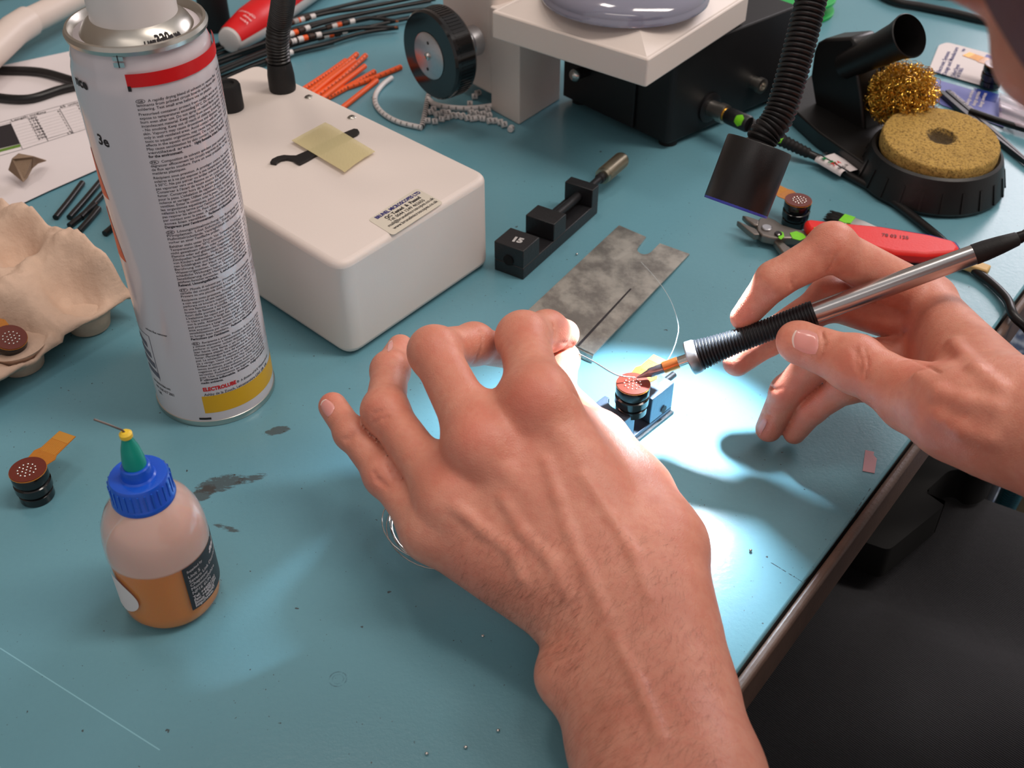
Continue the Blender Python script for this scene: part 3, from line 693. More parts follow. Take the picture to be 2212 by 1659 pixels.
for k in range(1, 9):
    stroke(m, cell(230 + 24 * k, 985 + 56 * k), cell(1660 + 22 * k, 575 + 56 * k), .00012, zz)
obj('table_lines', m, M_INK, sheet, world=True, smooth=0)
m = MB(); flat(m, [cell(-40, 1050), cell(215, 985), cell(395, 1390), cell(-40, 1495)], .00142, .0015); obj('black_block', m, M_INK, sheet, world=True, smooth=0)
m = MB(); flat(m, [cell(-40, 1508), cell(398, 1396), cell(412, 1448), cell(-40, 1565)], .00142, .0015); obj('green_strip', m, mat('green_ink', (96, 132, 44), .6), sheet, world=True, smooth=0)
ex = nrm(P(*cell(1640, 510)) - P(*cell(0, 965))); ey = np.cross([0, 0, 1], ex); m = MB()
def put(s, x, y, sz): lay(m, text(s, sz, .015), P(*cell(x, y), .0014), ex, ey, .0001)
put('Length mm', 232, 950, .0040); put('Qty', 740, 815, .0040); put('65 units', 1205, 682, .0040)
for k, s in enumerate(('280', '170', '276', '282', '288', '194', '200', '390')):
    put(s, 560 + 28 * k, 925 + 56 * k, .0042); put('6' if k == 0 else '1', 1150 + 33 * k, 765 + 57 * k, .0036); put(('390', '65', '65', '65', '65', '65', '6', '6')[k], 1540 + 32 * k, 655 + 54 * k, .0036)
put('13', 1340, 1210, .0040); obj('table_text', m, M_INK, sheet, world=True, smooth=0)
def wire(name, label, cat, path, r, mt, z=None, group=None, n=8):
    pts = [P(*q) if len(q) == 3 else P(q[0], q[1], z if z is not None else r) for q in path]; sp = spline(pts, n)
    m = MB(); o = pts[0]; m.tube([p - o for p in sp], r, 12); return tag(obj(name, m, mt, loc=tuple(o), smooth=60), label, cat, group)
wire('black_cable', 'thick black cable crossing the white sheet, upper of the two beside the can', 'cable', [(-80, 150), (0, 152), (90, 156), (180, 180), (270, 190), (350, 185), (430, 165)], .0030, M_CABLE, .0042)
wire('black_cable', 'thick black cable curving over the white sheet, lower of the two beside the can', 'cable', [(-80, 190), (-20, 208), (60, 214), (130, 194), (200, 178), (280, 158), (360, 140), (440, 130)], .0030, M_CABLE, .0042)
GW = 'cut black wires between carton and can'
for k, (a, b) in enumerate((((120, 470), (178, 395)), ((150, 470), (220, 388)), ((175, 470), (238, 400)), ((150, 488), (205, 442)), ((170, 500), (213, 450)), ((226, 505), (252, 482)))):
    w_ = wire('cut_wire', 'short cut black wire between carton and can, ' + ('farthest left', 'second from the left', 'longest beside the can', 'lying across the others', 'nearest the carton rim', 'half hidden by the can')[k], 'wire', [a, ((a[0] + b[0]) / 2 + 1, (a[1] + b[1]) / 2), b], .0018, M_CABLE, None, GW)
    m = MB(); pb_, pa_ = P(*b, .0018), P(*a, .0018); dd_ = nrm(pb_ - pa_); m.tube([pb_ - pa_, pb_ - pa_ + dd_ * .0012], .0009, 8); obj('copper_end', m, mat('copper', (190, 110, 70), .35, metal=1), w_)
m = MB(); pts = spline([P(-60, 150, .02), P(30, 66, .02), P(100, 28, .02), P(200, -22, .02), P(330, -90, .02)], 6); m.tube([p - pts[0] for p in pts], .0092, 24)
pp = thing('white_pipe', 'white plastic pipe with a joint sleeve behind the can at the top left', 'pipe', tuple(pts[0])); obj('pipe', m, mat('white_pipe_plastic', (222, 206, 196), .4, var=.02), pp)
m = MB(); m.tube([P(-60, 150, .02) - pts[0], P(30, 66, .02) - pts[0], P(62, 46, .02) - pts[0]], .0108, 24); obj('sleeve', m, MATS['white_pipe_plastic'], pp)

q = P(20, -20); m = MB(); m.prism(rpoly([P(-190, 28), P(60, -8), P(110, -70), P(-190, -60)], .002, 3), 0, .045); m.v = [tuple(np.array(p) - q * [1, 1, 0]) for p in m.v]
tag(obj('cardboard_box', m, mat('cardboard', (134, 112, 98), .8, var=.08), loc=(q[0], q[1], 0), bevel=.001), 'brown cardboard box corner behind the white pipe at the top left', 'box')
# ================================================================ tube pack, cable bundle, marker sleeves
tb0, tb1 = P(494, 88, .013), P(690, -56, .016); td = nrm(tb1 - tb0); A_T = axes(td, (0, 0, 1))
tube = thing('product_tube', 'red and white product tube with green swirl lying behind the gooseneck', 'tube', tuple(tb0))
def tube_mesh(a0, a1, e=0, z0=.001, z1=.16):
    m = MB(); prof = [(0, .0088), (.004, .0098), (.03, .0132), (.16, .0150)]
    m.grid(lambda s, t: tb0 + A_T @ np.array([(np.interp(z0 + (z1 - z0) * t, [p[0] for p in prof], [p[1] for p in prof]) + e) * math.cos(a0 + (a1 - a0) * s), (np.interp(z0 + (z1 - z0) * t, [p[0] for p in prof], [p[1] for p in prof]) + e) * math.sin(a0 + (a1 - a0) * s), z0 + (z1 - z0) * t]), 30, 24); return m
obj('tube_body', tube_mesh(0, 2 * PI), M_WPLAS, tube, world=True, smooth=180)
obj('red_panel', tube_mesh(-1.7, 1.55, .0002, .002, .085), M_RED, tube, world=True, smooth=180)
m = MB(); m.lathe([(.0001, -.0006), (.0070, -.0006), (.0086, .0002), (.0089, .0014)], 36, o=tb0, A=A_T); obj('tube_end', m, M_WPLAS, tube, world=True)
m = MB()
for k in range(5): m.tube(spline([tb0 + A_T @ np.array([.0150 * math.cos(q), .0150 * math.sin(q), .095 + .013 * k + .004 * math.sin(5 * q + k)]) for q in np.linspace(-1.3, .7, 9)], 3), .0007 + .0005 * (k % 2), 6)
obj('green_swirl', m, mat('green_print', (18, 128, 76), .4), tube, world=True, kind='stuff')
m = MB()
for k, s in enumerate(('Nor', 'with', 'Glycerin', 'Nederlands', 'en Inst', 'Ohne Alkohol', 'Uw huid')):
    vs, fs = text(s, .0040, .012, shear=.2); r_ = .0122
    m.add([tb0 + A_T @ np.array([(r_ + .0003) * math.cos(1.15 - y_ / r_), (r_ + .0003) * math.sin(1.15 - y_ / r_), .018 + .0048 * k + x_ * 0 + .0]) + td * 0 - np.cross(td, A_T @ np.array([math.cos(1.15), math.sin(1.15), 0])) * 0 for x_, y_ in [(0, -q[0] * .9) for q in vs]] if False else [tb0 + A_T @ np.array([(r_ + .0005) * math.cos(.85 - x / r_), (r_ + .0005) * math.sin(.85 - x / r_), .012 + .0050 * k + y * .9]) for x, y in vs], fs)
obj('tube_print', m, mat('pale_print', (238, 190, 190), .5), tube, world=True, smooth=0)

def sleeve(par, pts, s, L, r, mt, name='marker_sleeve', label=None):
    """a short cylinder round a wire path at arc position s"""
    d = [0]
    for a, b in zip(pts, pts[1:]): d.append(d[-1] + np.linalg.norm(b - a))
    f = lambda q: np.array([np.interp(q, d, [p[k] for p in pts]) for k in range(3)])
    m = MB(); m.tube([f(s), f(s + L * .5), f(s + L)], r, 12); return obj(name, m, mt, par, world=True, smooth=60, label=label)
W = [([(440, 118, .006), (590, 62, .006), (700, 30, .006), (790, 16, .006), (930, -12, .006)], (.060, .0655, .071, .0800)),
     ([(440, 140, .009), (610, 80, .009), (705, 48, .009), (800, 26, .008), (930, 2, .006)], (.072,)),
     ([(450, 138, .004), (640, 78, .004), (770, 44, .005), (812, 40, .005), (855, 46, .004)], (.102,)),
     ([(450, 160, .008), (620, 93, .008), (740, 66, .007), (800, 60, .005), (852, 59, .004)], (.058, .078)),
     ([(450, 165, .003), (630, 98, .003), (760, 66, .003), (900, 36, .003)], (.098,)),
     ([(450, 178, .003), (620, 116, .003), (700, 96, .003), (780, 72, .003), (860, 60, .003)], (.052,)),
     ([(440, 150, .003), (600, 92, .002), (720, 58, .002), (830, 34, .003), (940, 16, .003)], ()),
     ([(430, 132, .002), (590, 76, .002), (720, 40, .002), (830, 20, .003), (940, -2, .003)], ()),
     ([(430, 176, .0075), (560, 122, .0075), (660, 90, .003), (740, 70, .002)], ()),
     ([(430, 195, .003), (560, 135, .003), (660, 106, .002), (720, 92, .002)], ()),
     ([(440, 108, .002), (600, 50, .002), (720, 18, .002), (840, -10, .003)], ())]
for k, (path, marks) in enumerate(W):
    pts = spline([P(u, v, z + .0012) for u, v, z in path], 8); t = thing('marked_cable', 'black bundle cable behind the gooseneck, ' + ('topmost with four groups of marker sleeves', 'second from the top with one marker group', 'ending left of the knob with one marker group', 'with a copper tip and two marker groups', 'long lower one with a far marker group', 'lowest one with one marker group by the gooseneck', 'bare and running straight through the middle', 'bare and lying along the top side', 'bare short one under the gooseneck', 'bare short one nearest the white box', 'bare and farthest back')[k], 'cable', tuple(pts[0]), group='marked black cables' if marks else 'bare black cables')
    m = MB(); m.tube(pts, .0015, 10); obj('sheath', m, M_CABLE, t, world=True, smooth=60)
    if k in (2, 3): m = MB(); e = pts[-1] - pts[-2]; m.tube([pts[-1], pts[-1] + nrm(e) * .002], .0007, 8); obj('copper_end', m, mat('copper', (190, 110, 70), .35, metal=1), t, world=True)
    for s in marks:
        for q, (dl, L, mt) in enumerate(((-.0045, .0042, M_BROWN), (0, .0040, M_WPLAS), (.0042, .0036, M_ORANGE), (.0090, .0040, M_BROWN), (.0145, .0040, M_WPLAS))): sleeve(t, pts, s + dl, L, .0021 + .0001 * (q % 2), mt)
GO = 'loose orange marker strips'
OS = [((672, 182), (747, 131), .0018), ((680, 188), (771, 117), .0018), ((690, 190), (766, 131), .0042), ((700, 194), (790, 120), .0022), ((710, 202), (788, 143), .0044), ((723, 203), (809, 155), .0018), ((738, 192), (866, 145), .0018), ((751, 224), (814, 174), .0018)]
LO = ['uppermost orange marker strip of the pile beyond the white box', 'orange marker strip with the farthest end in the pile beyond the box', 'orange marker strip lying on top at the upper left of the pile', 'orange marker strip with figures, second longest in the pile', 'plain grooved orange marker strip lying on top of the pile', 'orange marker strip half hidden under the longest one', 'longest orange marker strip printed with black threes, pointing at the knob', 'separate short grooved orange strip nearest the white curved strip']
def strip_text(mb, pts, r, ch, n, size):
    d = [0]
    for a, b in zip(pts, pts[1:]): d.append(d[-1] + np.linalg.norm(b - a))
    for i in range(n):
        s = d[-1] * (i + .5) / n; c = np.array([np.interp(s, d, [p[k] for p in pts]) for k in range(3)]); c2 = np.array([np.interp(s + .0005, d, [p[k] for p in pts]) for k in range(3)])
        t = nrm(c2 - c); side = nrm(np.cross([0, 0, 1], t)); toc = nrm(np.array([0, 0, H]) - c); nn = nrm(toc - t * (toc @ t)); ey = np.cross(nn, t)
        vs, fs = text(ch, size, .02); mb.add([c + t * x + (math.cos((y - size * .35) / r) * nn + math.sin((y - size * .35) / r) * ey) * (r + .0001) for x, y in vs], fs)
for (a, b, z), lb_ in zip(OS, LO):
    p, q = P(*a, z), P(*b, z); ext = p + (p - q) * .25; mid = (ext + q) / 2 + np.cross([0, 0, 1], q - p) * random.uniform(-.03, .03)
    pts = spline([ext, mid, q], 8); t = thing('marker_strip', lb_, 'marker strip', tuple(q), group=GO)
    m = MB(); m.tube(pts, .0019, 12); obj('strip', m, M_ORANGE, t, world=True, smooth=60)
    if 'groove' not in lb_ and 'on top at' not in lb_:
        m = MB(); strip_text(m, pts, .0019, '3' if 'three' in lb_ else '4', 14 if 'three' in lb_ else 16, .0022); obj('figures', m, M_INK, t, world=True, smooth=0, kind='stuff')
    else:
        m = MB(); m.tube([x + nrm(np.array([0, 0, H]) - x) * .0018 for x in pts], .00022, 5); obj('groove', m, M_INK, t, world=True)
t = thing('marker_strip', 'white curved marker strip printed with the letter S beyond the box', 'marker strip', tuple(P(845, 167)), group='white marker strips')
pts = spline([P(846, 168, .0019), P(826, 184, .0019), P(812, 204, .0019), P(812, 225, .0019), P(829, 246, .0019), P(862, 264, .0019), P(911, 276, .0019)], 8); m = MB(); m.tube(pts, .0017, 12); obj('strip', m, M_WPLAS, t, world=True, smooth=60)
m = MB(); strip_text(m, pts[20:], .0017, 'S', 13, .0026); obj('letters', m, M_INK, t, world=True, smooth=0, kind='stuff')
t = thing('marker_strip', 'white marker strip printed with S, running behind the knob to the pillar', 'marker strip', tuple(P(1000, 232)), group='white marker strips')
pts = spline([P(925, 214, .0019), P(940, 226, .0019), P(977, 233, .0019), P(1020, 234, .0019), P(1085, 226, .0019)], 8); m = MB(); m.tube(pts, .0019, 12); obj('strip', m, M_WPLAS, t, world=True, smooth=60)
m = MB(); strip_text(m, pts[10:], .0019, 'S', 9, .0026); obj('letters', m, M_INK, t, world=True, smooth=0, kind='stuff')
t = thing('marker_strip', 'black and white striped marker strip under the focus knob', 'marker strip', tuple(P(918, 240)))
pts = spline([P(930, 190, .0019), P(924, 212, .0019), P(918, 245, .0019), P(911, 274, .0019)], 12); m = MB(); m.tube(pts, .0016, 12); obj('strip', m, M_INK, t, world=True)
L = sum(np.linalg.norm(b - a) for a, b in zip(pts, pts[1:]))
for k in range(19): sleeve(t, pts, L * (k + .2) / 19, L / 19 * .5, .00175, M_WPLAS, 'white_band')
bead = None
BP = [(490, 1030), (550, 1035), (610, 1015), (655, 1000), (540, 932), (570, 975), (620, 958), (660, 962), (740, 985), (783, 990), (830, 1005), (872, 1012), (912, 1005), (960, 1012), (1018, 1030), (1062, 1030), (1108, 1042), (1142, 1062), (860, 960), (900, 968), (960, 970), (1012, 985), (1000, 940), (850, 885), (890, 822), (918, 792), (1200, 1097), (515, 955), (700, 985)]
for k, (x, y) in enumerate(BP):
    q = P(800 + x / 3.95, y / 3.95, .0021); a = .4 - .25 * math.sin(k * .6) + random.uniform(-.35, .35)
    if k in (24, 25, 26): a = random.uniform(0, 3)
    lab = {26: 'single white marker bead lying alone by the foot of the white pillar', 24: 'white marker bead under the hub, left one of the pair', 25: 'white marker bead under the hub, right one of the pair'}.get(k, 'small white marker bead with a black letter in the heap between knob and pillar')
    if bead is None:
        bead = thing('marker_bead', lab, 'marker bead', tuple(q), 0, 'heap of white marker beads')
        m = MB(); m.tube([(-.0018, 0, 0), (.0018, 0, 0)], .0020, 12); obj('bead', m, M_WPLAS, bead, smooth=60, bevel=.0002)
        m = MB(); vs, fs = text('S', .0026, .02); m.add([(x_ - .0008, -.00212 * math.cos((y_ + .0004) / .0021), .00212 * math.sin((y_ + .0004) / .0021)) for x_, y_ in vs], fs); obj('letter', m, M_INK, bead, smooth=0)
        b = bead
    else:
        b = copy_tree(bead); b['label'] = lab
    b.location = tuple(q); b.rotation_euler = (0, 0, a)
    if k in (24, 25, 26): b['group'] = 'stray white marker beads'

# ================================================================ microscope
SZ = .066; ST = .0165
F_ = P(1395, 190, SZ); Lf = P(1062, 82, SZ); Rt = P(1612, 46, SZ)
e1 = nrm(Lf - F_); e2 = nrm(Rt - F_); w1 = np.linalg.norm(Lf - F_); w2 = np.linalg.norm(Rt - F_)
mic = thing('microscope', 'white inspection microscope with a square lens head and black focus knob', 'microscope', tuple(P(1118, 262)))
W2 = max(w2, w1 * 1.0)
m = MB(); m.prism(rpoly([F_, F_ + e1 * w1, F_ + e1 * w1 + e2 * W2, F_ + e2 * W2], .002), SZ, SZ + ST)
obj('head_plate', m, M_WHITE, mic, world=True, bevel=.001)
i0 = .0025; z0 = SZ + ST
def bz(a, b, z): p = F_ + e1 * a + e2 * b; return np.array([p[0], p[1], z])
m = MB(); r1 = [bz(i0, i0, z0), bz(w1 - i0, i0, z0), bz(w1 - i0, W2 - i0, z0), bz(i0, W2 - i0, z0)]; k_ = .020; r2 = [bz(k_, k_, z0 + .009), bz(w1 - k_, k_, z0 + .009), bz(w1 - k_, W2 - k_, z0 + .009), bz(k_, W2 - k_, z0 + .009)]
m.add(r1 + r2, [(i, (i + 1) % 4, 4 + (i + 1) % 4, 4 + i) for i in range(4)] + [(4, 5, 6, 7)]); obj('bezel', m, M_WHITE, mic, world=True, smooth=0)
lc = bz(w1 * .45, W2 * .44, z0 + .0085); lr = min(w1, W2) * .44
m = MB(); m.lathe([(lr * 1.03, 0), (lr * 1.03, .002), (lr, .003)] + [(lr * math.cos(a), .003 + lr * .30 * math.sin(a)) for a in np.linspace(.05, PI / 2 - .01, 14)], 64, o=lc); obj('lens', m, mat('lens_glass', (128, 128, 146), .10, var=.05, coat=1.0, spec=.9), mic, world=True, smooth=60)
# pillar under the head plate
pc = P(1121, 270); pe = e2; pw = e1
A_M = np.stack([pe, np.cross([0, 0, 1], pe), [0, 0, 1.0]], 1)
d_r = P(1210, 214) - pc; d_l = P(1066, 240) - pc
m = MB(); m.prism(rpoly([pc, pc + d_r, pc + d_r + d_l * 1.1, pc + d_l * 1.1], .0015), 0, SZ + .004); obj('pillar', m, M_WHITE, mic, world=True, bevel=.0008)
m = MB(); hz = SZ; gus = [pc + d_r * .02, pc + d_r * .98]
# focus block left of the pillar
fb0 = pc + d_l * 1.02; bd = nrm(d_l); bn = np.array([bd[1], -bd[0], 0])
if bn[1] > 0: bn = -bn
fl_ = P(895, 60, .045) - fb0; flen = float(fl_ @ bd)
m = MB(); m.prism(rpoly([fb0 + bn * -.001, fb0 + bd * flen + bn * -.001, fb0 + bd * flen - bn * .05, fb0 - bn * .05], .006), .010, .105); obj('focus_block', m, M_WHITE, mic, world=True, bevel=.0015)
kz = None
ax = nrm(V(930, 134, .62) - V(1040, 80, .66)); ax[2] = 0; ax = nrm(ax)
hub0 = P(1012, 92, .046); A_K = axes(bn)
kc = hub0 + bn * .0
def along(u, v):
    """point on the knob axis line nearest the pixel ray"""
    best = None
    for s in np.linspace(-.02, .08, 400):
        q = hub0 + bn * s; a, b = px(q); dd = (a - u) ** 2 + (b - v) ** 2
        if best is None or dd < best[0]: best = (dd, s)
    return best[1]
s1 = along(932, 134); KR = .0280
m = MB(); m.lathe([(.0095, -.006), (.0095, .001), (.0088, .0018), (.0088, s1 - .012)], 36, o=hub0, A=A_K); hb_ = obj('hub', m, M_ALU, mic, world=True)
for a in (.6, 2.2, 3.8, 5.3): m = MB(); m.box(hub0 + A_K @ np.array([.0089 * math.cos(a), .0089 * math.sin(a), .006]), (.0016, .0016, .0016), A_K); obj('grub_screw', m, M_INK, hb_, world=True)
m = MB(); prof = [(.006, s1 - .0165), (KR * .96, s1 - .0165), (KR, s1 - .0150), (KR, s1 - .0015), (KR * .955, s1), (KR * .54, s1), (KR * .52, s1 - .001)]; m.lathe(prof, 72, o=hub0, A=A_K); kn = obj('focus_knob', m, M_GLOSSB, mic, world=True)
m = MB()
for k in range(72): a = 2 * PI * k / 72; m.box(hub0 + A_K @ np.array([KR * math.cos(a), KR * math.sin(a), s1 - .0088]), (.0006, .0009, .009), A_K @ np.array([[math.cos(a), -math.sin(a), 0], [math.sin(a), math.cos(a), 0], [0, 0, 1]]))
obj('knob_ribs', m, M_GLOSSB, kn, world=True, kind='stuff')
m = MB(); m.lathe([(KR * .53, s1 - .002), (KR * .53, s1 + .0004), (KR * .49, s1 + .0010), (.0001, s1 + .0010)], 56, o=hub0, A=A_K); sd = obj('silver_disc', m, M_ALU, kn, world=True)
m = MB(); m.lathe([(.0026, s1 + .0008), (.0022, s1 + .0024), (.0012, s1 + .0026), (.0010, s1 + .0014), (.0001, s1 + .0014)], 20, o=hub0, A=A_K); obj('centre_screw', m, M_CHROME, kn, world=True)
for a in (1.5, 4.6): m = MB(); m.lathe([(.0011, s1 + .0011), (.0001, s1 + .0012)], 12, o=hub0 + A_K @ np.array([.0088 * math.cos(a), .0088 * math.sin(a), 0]), A=A_K); obj('pin_hole', m, M_INK, kn, world=True)

# ================================================================ black power station behind, with its plug and cable
s0 = P(1440, 326); sl_, sr_ = P(1217, 219), P(1692, 215)
stn = thing('power_station', 'low black power unit with round connectors under the microscope head', 'power supply', tuple(s0))
dl, dr = sl_ - s0, sr_ - s0
m = MB(); m.prism(rpoly([s0, s0 + dr, s0 + dr + dl, s0 + dl], .004), .004, SZ - .0015); obj('case', m, mat('black_case', (15, 14, 16), .5, var=.15, bs=900, bstr=.1), stn, world=True, bevel=.0012)
m = MB(); q = s0 + dl * .30; m.prism(rpoly([s0 + dl * .30 + nrm(-dr) * .0025, s0 + dl * .98 + nrm(-dr) * .0025, s0 + dl * .98, s0 + dl * .30], .001), .006, SZ - .006); obj('front_panel', m, M_BLACK, stn, world=True)
for k in range(4):
    c = [s0 + dr * .08 + dl * .08, s0 + dr * .92 + dl * .08, s0 + dr * .08 + dl * .92, s0 + dr * .92 + dl * .92][k]; m = MB(); m.lathe([(.006, 0), (.006, .0045)], 16, o=c); obj('rubber_foot', m, M_RUBBER, stn, world=True)
nf = nrm(np.cross(dl, [0, 0, 1])); nf = nf if nf[1] < 0 else -nf
nr_ = nrm(np.cross(dr, [0, 0, 1])); nr_ = nr_ if nr_[1] < 0 else -nr_
kq = V(1268, 172, np.dot(s0 + dl * .78 - [0, 0, H], _F)); kq = P(1268, 172, .030); kb = s0 + dl * .76; kb = np.array([kb[0], kb[1], .030])
m = MB(); m.lathe([(.0036, 0), (.0036, .012)], 20, o=kb, A=axes(nf)); ko = obj('switch_knob', m, M_BLACK, stn, world=True); m = MB(); m.ball(kb + nf * .0125, (.0042, .0042, .0030), 20, 12, axes(nf)); obj('knob_tip', m, M_CHROME, ko, world=True)
def onface(u, v):
    """point on the right face of the station seen at (u, v)"""
    q = _F + (u - 1106) / FPX * _R - (v - 829.5) / FPX * _U; o = np.array([0, 0, H]); t = ((s0 - o) @ nr_) / (q @ nr_); return o + q * t
c_ = onface(1532, 232); pl = nrm(P(1640, 278, .020) - c_); A_P = axes(pl)
m = MB(); m.lathe([(.0095, -.001), (.0095, .0012), (.0080, .0018)], 36, o=c_, A=axes(nr_)); obj('socket_boss', m, M_BLACK, stn, world=True)
c2_ = onface(1628, 178); m = MB(); m.lathe([(.0040, 0), (.0042, .004), (.0050, .0042), (.0050, .0075), (.0030, .0078), (.0026, .005), (.0001, .005)], 28, o=c2_, A=axes(nr_)); obj('round_connector', m, M_TIN, stn, world=True)
cab = thing('plug_cable', 'black cable with a silver screw plug, lime paint marks and white label', 'cable', tuple(c_))
cc = c_ + nr_ * .0015
m = MB(); m.lathe([(.0052, 0), (.0052, .0075), (.0060, .0078), (.0060, .0125), (.0050, .0128)], 36, o=cc, A=A_P); obj('screw_ring', m, M_TIN, cab, world=True)
m = MB(); m.lathe([(.0044, .0126), (.0044, .0140)], 28, o=cc, A=A_P); obj('gold_ring', m, M_BRASS, cab, world=True)
m = MB(); m.lathe([(.0048, .0140), (.0052, .016), (.0052, .031), (.0046, .032)], 28, o=cc, A=A_P); obj('plug_body', m, M_BLACK, cab, world=True)
e_ = cc + pl * .032; r1_ = P(1682, 300, .0105); r2_ = P(1748, 332, .0062)
m = MB(); m.tube([e_, (e_ + r1_) / 2, r1_], [.0044, .0040, .0043], 24)
n_ = 15
tt = [r1_ + (r2_ - r1_) * k / n_ for k in range(n_ + 1)]; m.tube(tt, [(.0042 - .0009 * k / n_) * (1.0 if k % 2 == 0 else .82) for k in range(n_ + 1)], 24); obj('strain_relief', m, M_RUBBER, cab, world=True, smooth=20)
for k, (p, A0, r) in enumerate(((cc + pl * .027, A_P, .0053), (r1_, axes(r2_ - r1_), .0044))):
    m = MB(); toc = nrm(np.array([0, 0, H]) - p); loc_ = A0.T @ toc; a = math.atan2(loc_[1], loc_[0])
    m.grid(lambda s, t: p + A0 @ np.array([r * math.cos(a + (s - .5) * 1.6 * (1 - abs(t - .5))), r * math.sin(a + (s - .5) * 1.6 * (1 - abs(t - .5))), (t - .5) * .006]), 8, 6); obj('paint_dab', m, M_LIME, cab, world=True)
cpath = [r2_, P(1775, 345, .0045), P(1830, 377, .003), P(1918, 428, .003), P(2015, 502, .003), P(2060, 545, .003), P(2105, 583, .003), P(2145, 615, .003), P(2176, 648, .0036), P(2190, 682, .0034)]
last = cpath[-1]; cpath += [last + np.array([.0085, -.0065, -.008]), last + np.array([.012, -.010, -.03]), last + np.array([.014, -.010, -.075])]
m = MB(); m.tube(spline(cpath, 8), .0024, 14); obj('cord', m, M_CABLE, cab, world=True, smooth=60)
la, lb2 = P(1766, 345, .0052), P(1822, 378, .0042); dl_ = nrm(lb2 - la); A_L = axes(dl_); toc = A_L.T @ nrm(np.array([0, 0, H]) - la); a0 = math.atan2(toc[1], toc[0]); LL = np.linalg.norm(lb2 - la)
upv = nrm(P(1810, 345) - P(1795, 365)); upv = upv - dl_ * (upv @ dl_); upv = nrm(upv); nl = np.cross(dl_, upv); nl = nl if nl[2] > 0 else -nl
def flag(s, t):
    # wraps round the cord, then stands off as a flag
    if t < .5:
        a = -1.6 + 3.2 * t / .5; return la + dl_ * LL * s + .0029 * (math.cos(a) * nl + math.sin(a) * upv)
    return la + dl_ * LL * (s + .18 * (t - .5) * (1 if s > .5 else .6)) + .0029 * upv + upv * .0105 * (t - .5) / .5 + nl * (.001 - .006 * (t - .5) * (1 - (2 * s - 1) ** 2) * 0)
m = MB(); m.grid(flag, 12, 16); lab = obj('cable_label', m, M_PAPER, cab, world=True, smooth=60)
m1, m2, m3 = MB(), MB(), MB()
for s, pos, mm, sz in (('belongto:', .08, m1, .0034), ('M', .30, m2, .0042), ('ng', .52, m2, .0046), ('774', .68, m3, .0046), ('ning.uk', .88, m1, .0036)):
    lay(mm, text(s, sz, .02, width=.0088 if len(s) > 4 else None), la + dl_ * LL * pos - upv * .002 + nl * .0031, upv, -dl_ if np.cross(upv, -dl_) @ nl > 0 else dl_, .0003)
obj('label_text', m1, M_INK, lab, world=True, smooth=0); obj('label_green_text', m2, mat('green_print', (18, 128, 76), .4), lab, world=True, smooth=0); obj('label_red_text', m3, M_RED, lab, world=True, smooth=0)
# ================================================================ small machine vises
def prof_vise(name, label, o, ex, ey, L, Wd, spec, mt, par=None):
    """o: bottom corner nearest the viewer, ex: along the screw, ey: across; spec: (x0, x1, height, notch)"""
    t = thing(name, label, 'vise', tuple(o)); A = np.stack([ex, ey, [0, 0, 1.0]], 1)
    return t, A
vo = P(1130, 605); ve = nrm(P(1280, 470) - vo); vw = P(1065, 585) - vo; VW = abs(np.linalg.norm(vw)); vy = np.array([-ve[1], ve[0], 0]); vy = vy if vy @ vw > 0 else -vy
VW = float(vw @ vy); vz = zat(1130, 605, 543)
sx_ = lambda u, v, z: float((P(u, v, z) - vo) @ ve)
vis = thing('machine_vise', 'small black machine vise with a knurled steel handle beside the white box', 'vise', tuple(vo)); A_V = np.stack([ve, vy, [0, 0, 1.0]], 1)
M_VISE = mat('blackened_steel', (25, 25, 28), .42, var=.3, vs=150, bs=600, bstr=.25, spec=.6)
b1 = sx_(1167, 513, vz); b2a, b2b = sx_(1197, 485, vz), sx_(1223, 462, vz); b3a, b3b = sx_(1279, 410, vz), sx_(1283, 404, vz) + .003
def vbox(x0, x1, y0, y1, z0, z1): m = MB(); m.box(vo + A_V @ np.array([(x0 + x1) / 2, (y0 + y1) / 2, (z0 + z1) / 2]), (x1 - x0, y1 - y0, z1 - z0), A_V); return m
obj('bed', vbox(0, b3b, 0, VW, 0, vz * .40), M_VISE, vis, world=True, bevel=.0005)
obj('fixed_jaw', vbox(0, b1, 0, VW, vz * .40, vz), M_VISE, vis, world=True, bevel=.0004)
mj = obj('moving_jaw', vbox(b2a, b2b, 0, VW, vz * .405, vz), M_VISE, vis, world=True, bevel=.0004)
obj('end_block', vbox(b3a - .001, b3b, 0, VW, vz * .40, vz * 1.02), M_VISE, vis, world=True, bevel=.0004)
m = MB(); m.lathe([(.0030, 0), (.0030, .0004), (.0001, .0005)], 28, o=vo + A_V @ np.array([-.0003, VW * .5, vz * .52]), A=axes(-ve)); obj('bore', m, mat('bore_dark', (5, 5, 6), .9), vis, world=True)
sc_ = vo + A_V @ np.array([b2b - .001, VW * .5, vz * .66]); m = MB(); m.tube([sc_, sc_ + ve * (b3a - b2b + .002)], .0026, 20); obj('screw', m, M_VISE, vis, world=True)
hs = vo + A_V @ np.array([b3b - .001, VW * .5, vz * .62]); h0, h1 = P(1306, 383, vz * .62), P(1345, 348, vz * .62); hd = ve; sl0 = float((h0 - hs) @ ve); sl1 = float((h1 - hs) @ ve) + .002
m = MB(); m.lathe([(.0022, 0), (.0022, sl0 - .004), (.0030, sl0 - .0035), (.0030, sl0 + .001)], 24, o=hs, A=axes(ve)); obj('spindle', m, M_VISE, vis, world=True)
m = MB(); HRr = .0047
m.lathe([(HRr * .75, sl0 - .0005), (HRr * .97, sl0 - .0002), (HRr, sl0 + .0012), (HRr, sl1 - .0012), (HRr * .93, sl1), (.0001, sl1)], 48, o=hs, A=axes(ve)); hk = obj('knurled_handle', m, mat('knurled_steel', (176, 166, 146), .35, metal=1, var=.1, vs=300), vis, world=True)
m = MB(); A_h = axes(ve)
